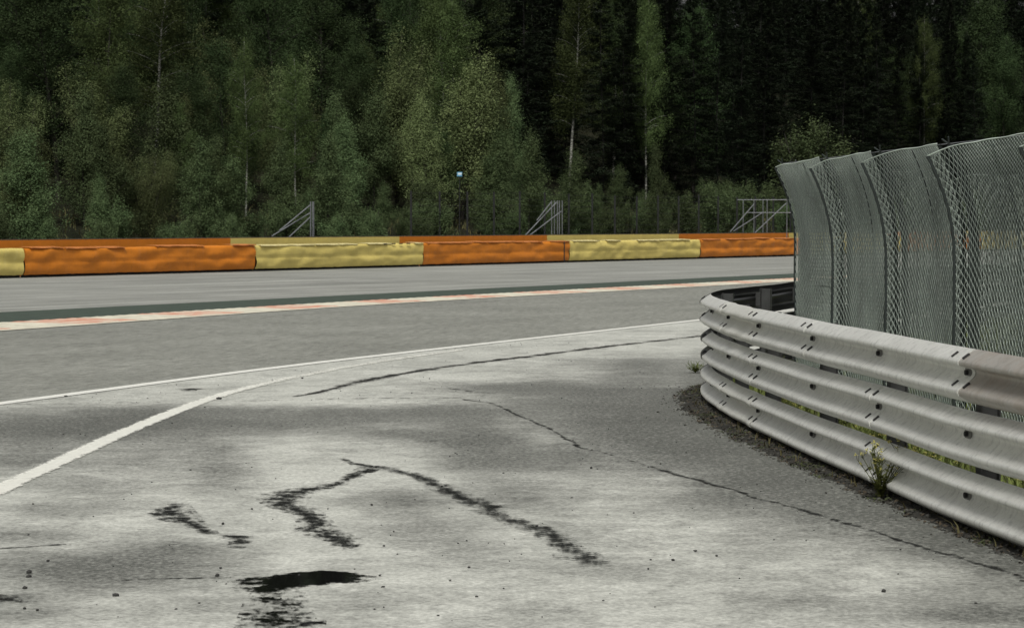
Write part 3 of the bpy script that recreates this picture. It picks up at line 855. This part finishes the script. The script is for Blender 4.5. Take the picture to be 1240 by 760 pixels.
# ------------------------------------------------------------------ chain-link debris fence with curled top
def bow(z, H, over):
    f = min(1, max(0, (z - (H - 0.80)) / 0.80))
    return over * f * f
def fence_line(name, label, P, nout, H, over, shingle, mat, postmat, w=0.073, wr=0.0023, dense_post=True, z_lo=0.05, bulge=0.0, backing=False):
    root = empty(name, (*P[0], 0)); tag(root, label, 'fence')
    for i, (a, b) in enumerate(zip(P, P[1:])):
        a, b = Vector((*a, 0)), Vector((*b, 0)); L = (b - a).length; t = (b - a) / L
        n = Vector((-t.y, t.x, 0)); n = n if n.dot(Vector((*nout, 0))) > 0 else -n
        def surf(al, z):
            u = al / L
            fl_ = math.exp(-al / 0.20) if i else 0.25 * math.exp(-al / .3)
            o = bow(z, H, over) + shingle * fl_ - 0.02
            o += bulge * math.sin(math.pi * min(1, max(0, u)) * 2.0 + .6) * (0.4 + .6 * z / H) + 0.012 * vnoise(al * 1.5 + i * 7, z * 1.2)
            zz = z + (0.03 * (u - .3) - 0.07 * fl_ + 0.012 * vnoise(al * 2, i)) * (z / H) ** 2
            return a + t * al + n * o + Vector((0, 0, zz))
        last = i == len(P) - 2
        tri = [(math.cos(q * 2.094), math.sin(q * 2.094)) for q in range(3)]
        def weave(nm, w, wx, wr, back, mt, H1):
            V, Fc = [], []
            nw = int((L - (0 if last else 0.20)) / (wx / 2)); nz_ = int((H1 - z_lo) / (w / 2))
            for kx in range(nw):
                base = len(V)
                for j2 in range(2 * nz_ + 2):
                    j = j2 // 2
                    z = z_lo + (j + (-0.13 if j2 % 2 == 0 else 0.13)) * (w / 2)
                    al = (kx + ((j + kx) % 2)) * (wx / 2)
                    c = surf(al, z) - n * back
                    c = c + n * (0.004 if (j + kx) % 2 else -0.004)   # the wires pass over and under
                    for cx, cy in tri:
                        V.append((c.x + t.x * cx * wr + n.x * cy * wr, c.y + t.y * cx * wr + n.y * cy * wr, c.z))
                for j in range(2 * nz_ + 1):
                    for q in range(3):
                        q2 = (q + 1) % 3; b0 = base + j * 3
                        Fc.append((b0 + q, b0 + q2, b0 + 3 + q2, b0 + 3 + q))
            np_mesh(nm, np.array(V) - np.array(root.location), Fc, mt, root)
        weave('chain_link_mesh', w, 0.062, wr, 0.0, mat, H)
        if backing: weave('backing_mesh', w, 0.044, 0.0036, 0.030, M['wire_dark'], H)
        # edge wires
        e = MB()
        e.tube([surf(0.0, z_lo + (H - z_lo) * q / 24) for q in range(25)], 0.013 if backing else 0.006, 5)
        e.build('edge_wire', postmat, root, rel=root.location)
        e = MB(); e.tube([surf((L - (0 if last else .20)) * q / 16, H) for q in range(17)], 0.0045, 4)
        e.build('top_wire', mat, root, rel=root.location)
        def post(al, r_, back):
            q_ = MB(); c = a + t * al
            q_.tube([c + n * (bow(z, H, over) - back) + Vector((0, 0, z)) for z in [0, .6, 1.2, 1.5] + [1.5 + (H - 1.5) * k / 6 for k in range(1, 7)]], r_, 8)
            return q_.build('post', postmat, root, rel=root.location)
        po = post(0.02, 0.026, 0.055)
        tipc = a + n * (bow(H, H, over) - .055)
        tp = MB()
        tp.tube([tipc + Vector((0, 0, H - .02)), tipc + n * .015 + t * .03 + Vector((0, 0, H + .06))], .006, 5)
        tp.tube([tipc + Vector((0, 0, H + .005)), tipc - t * .05 + n * .04 + Vector((0, 0, H + .045))], .006, 5)
        tp.build('tip', postmat, po, rel=root.location)
        if dense_post:
            post(L * .52, 0.008, 0.035)
        # taut straining wire from tip to tip, a hand above the mesh
        sw = MB(); sw.tube([tipc + Vector((0, 0, H + .01)), b + n * (bow(H, H, over) - .055) + Vector((0, 0, H + .01))], .0035, 4)
        sw.build('strain_wire', M['grey_pole'], root, rel=root.location)
        for zz in (0.5, 1.1, 1.7):
            lw = MB(); lw.tube([a - n * .03 + Vector((0, 0, zz)), b - n * .03 + Vector((0, 0, zz))], .003, 4)
            lw.build('line_wire', postmat, root, rel=root.location)
    return root
FA = [(2.77, 23.5), (2.945, 21.5), (3.11, 19.5), (3.30, 17.5), (3.52, 15.4), (3.79, 13.3)]
fence_line('debris_fence', 'pale green chain-link debris fence with curled top behind the guardrail', FA, (-1, -.1), 2.25, 0.20, 0.115, M['wire'], M['fence_post'], bulge=0.01, backing=True)
FB = [(2.86, 23.9), (4.05, 25.95), (5.25, 28.0), (6.45, 30.05), (7.65, 32.1), (8.85, 34.1)]
fence_line('debris_fence', 'second chain-link fence seen through the mesh of the one in front', FB, (-1, .6), 2.25, 0.12, 0.05, M['wire'], M['fence_post'], bulge=0.02)

# ------------------------------------------------------------------ tyre barrier and wall behind it
bounds_px = [(-330, None), (30, 336.2), (310, 328.3), (513, 322.8), (690, 318.3), (848, 314.3)]
def bar_t(px):
    # parameter along the barrier line whose foot is seen at picture column px
    lo_, hi_ = -60.0, 200.0
    for _ in range(60):
        mid = (lo_ + hi_) / 2
        p = st_pt(0, mid)
        if p.y < 5 or pix(p)[0] < px: lo_ = mid
        else: hi_ = mid
    return lo_
tb = [bar_t(30) - 11.0] + [bar_t(x) for x in (30, 310, 513, 690, 848)]
while tb[-1] < 125: tb.append(tb[-1] + 11.5)
names = ['yellow', 'orange']
HF = 0.86
n_or = n_ye = 0
for i, (t0, t1) in enumerate(zip(tb, tb[1:])):
    cname = names[i % 2]
    org = st_pt(0, t0)
    root = empty('tyre_barrier', org)
    if i == 2:
        lab = 'yellow tyre barrier section with a row of dark notches on its top edge'; grp = None
    elif i == 3:
        lab = 'orange tyre barrier section with a dark vertical joint and rumpled top'; grp = None
    elif cname == 'orange':
        lab = 'orange tyre barrier section wrapped in bumpy belting, yellow sections either side'; grp = 'orange tyre barrier sections'
    else:
        lab = 'yellow tyre barrier section wrapped in bumpy belting, orange sections beside it'; grp = 'yellow tyre barrier sections'
    tag(root, lab, 'tyre barrier', grp)
    L = t1 - t0 - 0.05
    n = int(L / 0.10); nzz = 14
    rows = []
    for k in range(n + 1):
        tt = t0 + L * k / n
        row = []
        for q in range(nzz + 1):
            f = q / nzz
            ragged = 0.085 + 0.014 * vnoise(tt * 2.3, i * 3.1) + 0.012 * vnoise(tt * 6, i)
            z = ragged + (HF - ragged + 0.018 * vnoise(tt * 0.6, 5, i) + .012 * vnoise(tt * 2.4, 6)) * f
            bul = 0.036 * abs(math.sin(math.pi * (f * 2.0))) ** .6 - 0.05 * (1 - f) ** 3
            s_ = -bul + 0.05 * vnoise(tt * 0.8, f * 2.2, i * 5) + 0.042 * vnoise(tt * 1.7, f * 2.6, 8 + i) + 0.010 * vnoise(tt * 6, f * 7, 3)
            row.append(st_pt(s_, tt, z))
        # rolled top
        row.append(row[-1] + NV * .06 + Vector((0, 0, .02)))
        row.append(row[-1] + NV * .50 + Vector((0, 0, .01 * vnoise(tt, 9))))
        rows.append(row)
    m = MB(); m.quadgrid(rows[::-1]); m.build('belt', M[cname], root, smooth=True, rel=org)
    # tyres show as a dark base under the belt
    m = MB(); m.quadgrid([[st_pt(.17 + .02 * math.sin(tt * 9), tt, 0.0), st_pt(.17 + .02 * math.sin(tt * 9), tt, .5), st_pt(.55, tt, .5)] for tt in np.arange(t0, t1, .08)][::-1])
    m.build('tyre_stack', M['rubber'], root, rel=org)
    # loose lids lying on top
    r = random.Random(i * 7 + 1)
    tt = t0 + .2
    while tt < t1 - .6:
        l_ = min(r.uniform(1.0, 3.2), t1 - tt - .05); hz = HF + .028 + r.choice((0.0, .006, .012, .026))
        m = MB(); nn = max(3, int(l_ / .15))
        m.quadgrid([[st_pt(-.05 + .02 * vnoise(q * .4, i), tt + l_ * q / nn, hz - .03 + .012 * vnoise(q * .6, tt)), st_pt(-.045, tt + l_ * q / nn, hz + .012 * vnoise(q * .6, tt)), st_pt(.45, tt + l_ * q / nn, hz + .02)] for q in range(nn + 1)][::-1])
        m.build('lid', M[cname + '_top'], root, rel=org)
        tt += l_ + r.choice((.03, .05, .6, 1.5))
    # vertical belt joints
    for jt in ([bar_t(682)] if i == 3 else []):
        m = MB(); m.box(st_pt(-.055, jt, .45), (.03, .03, .84), math.atan2(TV.y, TV.x)); m.build('joint', M['rubber'], root, rel=org)
    if i == 2:
        for jx in (465, 475, 484, 493):
            jt = bar_t(jx); m = MB(); m.box(st_pt(-.06, jt, HF + .015), (.22, .03, .035), math.atan2(TV.y, TV.x)); m.build('notch', M['rubber'], root, rel=org)
    # wall section behind
    wroot = empty('barrier_wall', st_pt(1.1, t0))
    tag(wroot, ('orange' if cname == 'orange' else 'yellow') + ' flat wall section rising behind the tyre barrier', 'wall', ('orange' if cname == 'orange' else 'yellow') + ' wall sections behind the tyres')
    wr_ = wroot.location
    m = MB(); c = st_pt(1.2, (t0 + t1) / 2, .565); m.box(c, (t1 - t0 - .02, .2, 1.13), math.atan2(TV.y, TV.x)); m.build('face', M[cname], wroot, rel=wr_)
    m = MB(); c = st_pt(1.2, (t0 + t1) / 2, 1.14); m.box(c, (t1 - t0 - .02, .206, .024), math.atan2(TV.y, TV.x)); m.build('cap', M['conc_cap'], wroot, rel=wr_)

# ------------------------------------------------------------------ tubular brace frames behind the wall
def gz(p):
    s, t = st(p.x, p.y); return terrain_z(s, t)
def brace_frame(label, dist, posts, braces, rails, top):
    base = ray_at(posts[0], top, dist); root = empty('brace_frame', (base.x, base.y, gz(base)))
    tag(root, label, 'steel frame')
    for i, px in enumerate(posts):
        a = ray_at(px, top, dist + 0.5 * (i % 3)); m = MB()
        m.tube([(a.x, a.y, gz(a) - .05), a], .022, 6); m.build('post', M['grey_pole'], root, rel=root.location)
    for (x0, y0, x1, y1) in braces:
        a = ray_at(x0, y0, dist + .2); b = ray_at(x1, y1, dist - 1.0); m = MB()
        m.tube([a, b], .024, 6); m.build('brace', M['grey_pole'], root, rel=root.location)
    for (x0, x1, y) in rails:
        a = ray_at(x0, y, dist + .2); b = ray_at(x1, y, dist + .6); m = MB()
        m.tube([a, b], .020, 6); m.build('rail', M['grey_pole'], root, rel=root.location)
brace_frame('grey tubular frame of close posts with three slanting braces, behind yellow wall', 90.5, [376, 378.3, 379.8], [(376, 248, 338, 279.5), (375, 258, 329, 286), (375.5, 263, 350, 287)], [], 244)
brace_frame('grey tubular frame of five posts behind the wall where orange meets yellow', 102.5, [668, 671.4, 675, 677.4, 680.8], [(667.5, 244.7, 650, 267), (674, 244.7, 635, 286), (679.4, 256, 640, 286)], [], 243)
brace_frame('wide grey tubular frame with top rail and slanting braces beside the mesh fence', 119.0, [900, 913, 924, 929, 953, 985], [(913, 247, 884, 281), (924, 257, 888, 280), (952, 246, 914, 282)], [(893, 1010, 242), (905, 1010, 257.5)], 242)

# dark wire fence on the bank
wf = empty('wire_fence', st_pt(3.7, 20, terrain_z(3.7, 20))); tag(wf, 'black wire fence with thin posts along the wooded bank', 'fence')
SF = 3.7
tops = []
for k in range(26):
    t = 27 + 2.05 * k; p = st_pt(SF, t, terrain_z(SF, t)); tp = p + Vector((0, 0, 2.75 - .1 * vnoise(t, 2)))
    m = MB(); m.tube([p, tp], .045, 6); m.build('post', M['black_post'], wf, rel=wf.location); tops.append((p, tp))
for h in [.04 + .093 * k for k in range(11)]:
    m = MB(); m.tube([p.lerp(q, h) for p, q in tops], .005, 3); m.build('wire', M['black_post'], wf, rel=wf.location)
# small blue sign on a pole
d_ = 106; c = ray_at(556.5, 211, d_)
sg = empty('small_sign', (c.x, c.y, gz(c))); tag(sg, 'small blue and white sign on a thin pole among the trees', 'sign')
m = MB(); m.tube([(c.x, c.y + .03, gz(c)), (c.x, c.y + .03, c.z + .1)], .02, 6); m.build('pole', M['black_post'], sg, rel=sg.location)
m = MB(); m.box(c, (.22, .02, .19)); bd = m.build('board', M['sign'], sg, rel=sg.location)
m = MB(); m.box(c + Vector((.01, -.013, .015)), (.17, .008, .09)); m.build('panel', M['sign_white'], bd, rel=sg.location)

# ------------------------------------------------------------------ trees
def leaf_cards(C, N, size, asp, r):
    """quads (diamonds) at centres C with normals around N"""
    n = len(C)
    N = N + r.normal(0, .33, (n, 3)); N /= np.linalg.norm(N, axis=1, keepdims=True) + 1e-9
    A_ = r.normal(0, 1, (n, 3)); A_ -= N * (A_ * N).sum(1, keepdims=True); A_ /= np.linalg.norm(A_, axis=1, keepdims=True) + 1e-9
    Bq = np.cross(N, A_)
    s = size * r.uniform(.6, 1.3, (n, 1))
    V = np.stack([C - A_ * s, C + Bq * s * asp, C + A_ * s, C - Bq * s * asp], 1).reshape(-1, 3)
    Fq = np.arange(4 * n).reshape(-1, 4)
    return V, Fq

def build_tree(name, seed, H, W, h0, nbr, leaves, size, leafmat, barkmat, kind='birch', trunk_r=.08, stems=1, lean=.0, part_names=('trunk', 'crown')):
    r = np.random.default_rng(seed)
    root = empty(name)
    tk = MB(); C, N = [], []
    per = max(1, leaves // (nbr * stems))
    for sidx in range(stems):
        a0 = r.uniform(0, 6.28)
        sp = (W * .22 if stems > 1 else 0)
        bx, by = r.normal(0, lean, 2) if stems == 1 else (math.cos(a0) * sp * 1.4, math.sin(a0) * sp * 1.4)
        Hs = H * (1 if sidx == 0 else r.uniform(.6, .95))
        ph = r.uniform(0, 6.28)
        def tr(f):
            return np.array([bx * f ** 1.2 + .02 * H * math.sin(f * 5 + ph) * f, by * f ** 1.2 + .02 * H * math.cos(f * 4 + ph) * f, Hs * f])
        tk.tube([tr(q / 12) for q in range(13)], [trunk_r * (1 - .9 * q / 12) + .006 for q in range(13)], 7)
        for b in range(nbr):
            fb = h0 + (1 - h0) * ((b + r.uniform(0, 1)) / nbr) ** .9
            rel = (fb - h0) / (1 - h0)
            az = r.uniform(0, 6.28)
            if kind == 'spruce':
                L = W * .5 * (1.02 - rel) ** .85 * r.uniform(.75, 1.1) + .15; el = .15 - .55 * (1 - rel)
            elif kind == 'bush':
                L = W * .5 * math.sqrt(max(.05, 1 - (rel * 1.0 - .3) ** 2 / .55)) * r.uniform(.55, 1.15); el = .7 + .5 * rel
            elif kind == 'willow':
                L = W * .5 * max(.18, (1 - rel ** 1.8)) * r.uniform(.6, 1.15); el = .75 + .3 * rel
            else:
                L = W * .5 * max(.15, math.sin(math.pi * min(1, .18 + rel * .82)) ** .8) * r.uniform(.6, 1.2); el = .55 + .35 * rel
            st0 = tr(fb * (.98 if kind != 'bush' else .8))
            d = np.array([math.cos(az) * math.cos(el), math.sin(az) * math.cos(el), math.sin(el)])
            droop = {'birch': -.30, 'spruce': .12, 'bush': -.05, 'willow': -.10, 'broad': -.12}[kind] * L
            def bp(q): return st0 + d * L * q + np.array([0, 0, droop * q * q])
            if L > .5:
                tk.tube([bp(q / 3) for q in range(4)], [trunk_r * .28 * (1 - rel * .6), trunk_r * .2, trunk_r * .12, .004], 4, cap=False)
            n = int(per * (.35 + 1.3 * L / (W * .5)))
            ncl = max(2, int(2 + 2.2 * L))
            if kind == 'spruce':
                q = r.uniform(.05, 1, n) ** .8
                wdt = .16 * L + .10
                side = r.uniform(-1, 1, n) * wdt * (1.15 - q)
                perp = np.array([-math.sin(az), math.cos(az), 0])
                c = st0 + d * L * q[:, None] + np.array([0, 0, 1]) * (droop * q * q)[:, None] + perp * side[:, None] + r.normal(0, .05, (n, 3)) - np.array([0, 0, 1]) * (np.abs(side) * .4 + r.exponential(.06, n))[:, None]
                C.append(c); N.append(np.tile(np.array([0, 0, 1.0]), (n, 1)))
            else:
                qs = r.uniform(.25, 1.05, ncl); cl = np.array([bp(x) for x in qs]) + r.normal(0, .16 * W * .3, (ncl, 3))
                pick = r.integers(0, ncl, n)
                rad = {'birch': .17, 'broad': .22, 'willow': .17, 'bush': .13}[kind] * (W / 3.5) ** .5
                off = r.normal(0, rad, (n, 3))
                if kind == 'birch': off[:, 2] = off[:, 2] * 1.2 - np.abs(r.exponential(.22, n))
                if kind in ('willow', 'bush'): off[:, 2] = off[:, 2] * 1.3 + .05
                c = cl[pick] + off
                C.append(c)
                out = off / (np.linalg.norm(off, axis=1, keepdims=True) + 1e-6) + np.array([0, 0, .8])
                N.append(out)
    C = np.concatenate(C); N = np.concatenate(N)
    C[:, 2] = np.maximum(C[:, 2], .05)
    V, Fq = leaf_cards(C, N, size, .5 if kind != 'spruce' else .28, r)
    t_o = tk.build(part_names[0], barkmat, root, smooth=True)
    np_mesh(part_names[1], V, Fq, leafmat, root)
    root['H'] = H
    return root

PROTO = {}
def proto(kind, i, *a, **k):
    o = build_tree(*a, **k); del o['H']; PROTO.setdefault(kind, []).append([o, a[2], False]); return o
for i in range(4):
    proto('birch', i, 'birch_tree', 100 + i, 10.5, 3.9, .30, 46, 28000, .040, M['leaf_birch'], M['birch'], 'birch', .075, lean=.35)
for i in range(3):
    proto('birch', i, 'birch_tree', 150 + i, 10.0, 3.5, .22, 50, 28000, .040, M['leaf_birch'], M['bark'], 'birch', .07, lean=.3)
for i in range(3):
    proto('willow', i, 'willow_tree', 200 + i, 7.5, 4.2, .06, 50, 34000, .042, M['leaf_bright'] if i == 0 else M['leaf_willow'], M['bark'], 'willow', .07, stems=3)
for i in range(4):
    proto('young', i, 'young_tree', 300 + i, 5.2, 3.2, .04, 42, 20000, .038, M['leaf_young'], M['bark'], 'willow', .05, stems=1, lean=.2)
for i in range(3):
    proto('broad', i, 'broadleaf_tree', 400 + i, 12.0, 6.0, .12, 60, 34000, .054, M['leaf_broad'], M['bark'], 'broad', .13, lean=.4)
for i in range(3):
    proto('spruce', i, 'spruce_tree', 500 + i, 16.0, 5.0, .04, 130, 22000, .11, M['leaf_spruce'], M['spruce_bark'], 'spruce', .06)
for i in range(3):
    proto('shrub', i, 'shrub', 600 + i, 2.6, 2.5, .02, 14, 11000, .037, M['leaf_young'], M['bark'], 'bush', .025, stems=4, part_names=('stem', 'foliage'))

INFO = {'birch': ('slender birch with airy drooping crown on the wooded slope', 'birches on the slope'),
        'willow': ('pale green bushy multi-stemmed tree on the wooded slope', 'pale bushy trees on the slope'),
        'young': ('young pointed leafy tree at the foot of the wooded slope', 'young leafy trees on the slope'),
        'broad': ('dark olive broadleaf tree with wide crown deeper in the wood', 'dark broadleaf trees in the wood'),
        'spruce': ('very dark tall spruce in the depth of the wood', 'dark spruces in the wood'),
        'shrub': ('low round leafy shrub on the open bank behind the barrier wall', 'shrubs on the bank')}
NAMES = {'shrub': 'shrub'}
def plant(kind, s, t, h=None, var=None, label=None, rz=None, wid=1.0):
    pr = PROTO[kind]; i = var if var is not None else random.randrange(1 if kind == 'willow' else 0, len(pr))
    o, H0, used = pr[i]
    if used:
        c = copy_tree(o)
    else:
        c = o; pr[i][2] = True
    p = st_pt(s, t, terrain_z(s, t) - .05)
    c.location = p
    k = (h / H0) if h else random.uniform(.85, 1.15)
    c.scale = (k * wid, k * wid, k)
    c.rotation_euler = (0, 0, rz if rz is not None else random.uniform(0, 6.28))
    lab, grp = INFO[kind]
    if kind in ('shrub', 'young') and 3.9 < s < 15 and 600 < pix(p)[0] < 960:
        lab, grp = {'shrub': ('low leafy shrub behind the black wire fence on the bank', 'shrubs behind the wire fence'), 'young': ('young pointed leafy tree behind the black wire fence', 'young trees behind the wire fence')}[kind]
    for key in ('label', 'group', 'category'):
        if key in c: del c[key]
    tag(c, label or lab, 'shrub' if kind == 'shrub' else 'tree', None if label else grp)
    return c
def col_t(px, s):
    """t along the bank at depth row s that appears at picture column px"""
    lo_, hi_ = -60.0, 260.0
    for _ in range(50):
        mid = (lo_ + hi_) / 2; p = st_pt(s, mid)
        if p.y < 5 or pix(p)[0] < px: lo_ = mid
        else: hi_ = mid
    return lo_
def hfor(px, s, topy):
    t = col_t(px, s); p = st_pt(s, t, 0); d = p.y
    ztop = ray_at(px, topy, d).z
    return t, ztop - terrain_z(s, t) + .05
def feature(kind, px, s, topy, label=None, var=None, wid=1.0, rz=None):
    t, h = hfor(px, s, topy)
    return plant(kind, s, t, h, var, label, rz, wid)

# trees one can pick out in the photograph
feature('birch', 298, 12, 50, 'tall thin birch with a bare pale lower trunk above the young trees', 0, .8)
feature('birch', 690, 20, -30, 'birch with a leaning forked white trunk against the dark wood', 1, 1.0)
feature('birch', 742, 22, -30, 'straight white-trunked birch beside the leaning forked one', 2, .9)
feature('birch', 1120, 22, 22, 'lone birch with bright crown above the mesh fence', 3, .62)
feature('birch', 1031, 30, -90, 'birch trunk rising bare among the dark spruces', 2, .6)
feature('spruce', 640, 16, -20, 'pointed black spruce left of the leaning birch', 0, .8)
feature('young', 205, 9, 108, 'bushy young tree taller than its neighbours below the tall thin birch', 0)
feature('young', 281, 5.5, 196, 'rounded young tree standing alone near the first brace frame', 1, 1.3)
feature('willow', 560, 12, 72, 'large pale feathery tree in the middle of the wood edge', 0, 1.1)
feature('willow', 520, 11, 120, 'second pale feathery tree beside the largest one', 0); feature('willow', 585, 13, 95, None, 2); feature('willow', 480, 14, 40, None, 1)
feature('young', 625, 12, 100, None, 2, .6); feature('young', 415, 9, 150, None, 3); feature('young', 640, 5.6, 168, None, 0); feature('young', 686, 6, 190, None, 1)
feature('shrub', 985, 8, 148, 'round-headed bush rising behind the mesh fence end', 0)
feature('young', 795, 5.5, 180, None, 2, .7); feature('young', 750, 7.5, 205, None, 3); feature('shrub', 870, 6, 222, None, 1); feature('shrub', 905, 7, 218, None, 2)
feature('broad', 780, 17, -30, None, 0); feature('broad', 840, 20, 10, None, 1, .9); feature('birch', 782, 14.5, -10, None, 0, .7)
feature('broad', 1180, 24, 0, None, 2); feature('broad', 1215, 20, 45, None, 1, .8); feature('broad', 1090, 26, 60, None, 0, .8)

def in_view(s, t, m=60):
    p = st_pt(s, t); x, _ = pix(p)
    return p.y > 40 and -m < x < 1240 + m, x
def scatter(kinds, s0, s1, step, fn_h, cond=None, jit=.5):
    t = -40.0
    while t < 470:
        s = random.uniform(s0, s1); tj = t + random.uniform(-jit, jit) * step
        ok, x = in_view(s, tj)
        if ok and (cond is None or cond(x)):
            kk = kinds(x) if callable(kinds) else random.choice(kinds)
            if kk: plant(kk, s, tj, fn_h(kk, x), wid=random.uniform(.85, 1.15))
        t += step * random.uniform(.75, 1.25)
L_ = lambda x: x < 620
scatter(lambda x: 'shrub' if x < 560 else None, 3.6, 5.5, 1.7, lambda k, x: random.uniform(1.4, 2.8) if x < 340 else random.uniform(1.0, 2.3))
scatter(lambda x: 'shrub' if x > 300 else None, 6.5, 9.0, 2.0, lambda k, x: random.uniform(1.4, 2.6))
scatter(lambda x: 'young' if x < 420 else None, 4.5, 7.0, 3.0, lambda k, x: random.uniform(2.4, 4.4))
scatter(lambda x: 'shrub' if x > 560 and random.random() < .6 else None, 4.6, 6.5, 1.7, lambda k, x: random.uniform(1.2, 2.6) if x < 340 else random.uniform(.7, 1.9))
scatter(lambda x: random.choice(('young', 'young', 'willow')) if x < 250 else random.choice(('young', 'shrub', None)), 6.0, 8.5, 2.4, lambda k, x: random.uniform(2.6, 4.6) if x < 250 else random.uniform(1.4, 2.8))
scatter(lambda x: random.choice(('young', 'birch', 'willow')) if x < 440 else (random.choice(('young', 'broad', None)) if x < 620 else random.choice((None, 'shrub', 'young'))), 9.5, 13, 3.0, lambda k, x: random.uniform(4.0, 7.0) if x < 620 else random.uniform(1.5, 2.6))
scatter(lambda x: random.choice(('birch', 'birch', 'broad', 'willow')) if x < 600 else random.choice(('spruce', None, 'spruce')), 15, 19, 3.2, lambda k, x: {'birch': random.uniform(7, 10.5), 'broad': random.uniform(7, 10), 'willow': random.uniform(5, 7.5), 'spruce': random.uniform(11, 15)}[k])
scatter(lambda x: random.choice(('birch', 'broad', 'broad', 'spruce')) if x < 600 else (random.choice(('spruce', 'spruce', 'spruce', 'broad')) if x < 820 or x > 1060 else 'spruce'), 21, 26, 3.4, lambda k, x: {'birch': random.uniform(9, 12), 'broad': random.uniform(8, 12), 'spruce': random.uniform(12, 17)}[k])
scatter(lambda x: random.choice(('birch', 'broad', 'willow')) if x < 600 else 'spruce', 28, 34, 3.6, lambda k, x: {'birch': random.uniform(10, 13), 'broad': random.uniform(10, 13), 'willow': random.uniform(8, 10), 'spruce': random.uniform(14, 19)}[k])
scatter(lambda x: random.choice(('broad', 'spruce', 'birch')) if x < 600 else 'spruce', 38, 46, 4.5, lambda k, x: {'birch': random.uniform(10, 13), 'broad': random.uniform(10, 13), 'spruce': random.uniform(14, 19)}[k])
scatter(lambda x: random.choice(('broad', 'spruce')) if x < 620 else 'spruce', 52, 62, 6, lambda k, x: random.uniform(13, 18))
scatter(lambda x: 'spruce' if x > 620 else 'broad', 66, 74, 8, lambda k, x: random.uniform(16, 20))
scatter(lambda x: 'broad' if x < 620 else None, 12, 18, 3.2, lambda k, x: random.uniform(3.5, 6))
scatter(lambda x: 'spruce', 78, 92, 8, lambda k, x: random.uniform(20, 26))
scatter(lambda x: 'spruce' if x > 860 else None, 122, 138, 6, lambda k, x: random.uniform(26, 32))
scatter(lambda x: 'spruce', 97, 115, 4.5, lambda k, x: random.uniform(22, 28))
# undergrowth on the bank
gp = []
for k in range(9000):
    s = random.uniform(2.6, 14) ; t = random.uniform(-20, 130)
    ok, x = in_view(s, t, 20)
    if ok: gp.append(st_pt(s, t, terrain_z(s, t) - .03))
tag(blades('bank_grass', gp, .5, M['dry_grass'], 1.0, .02), 'rough dark grass and undergrowth on the bank behind the wall', 'undergrowth')
# prototypes never used are removed
for kind, lst in PROTO.items():
    for o, H0, used in lst:
        if not used:
            for ch in list(o.children): bpy.data.objects.remove(ch)
            bpy.data.objects.remove(o)
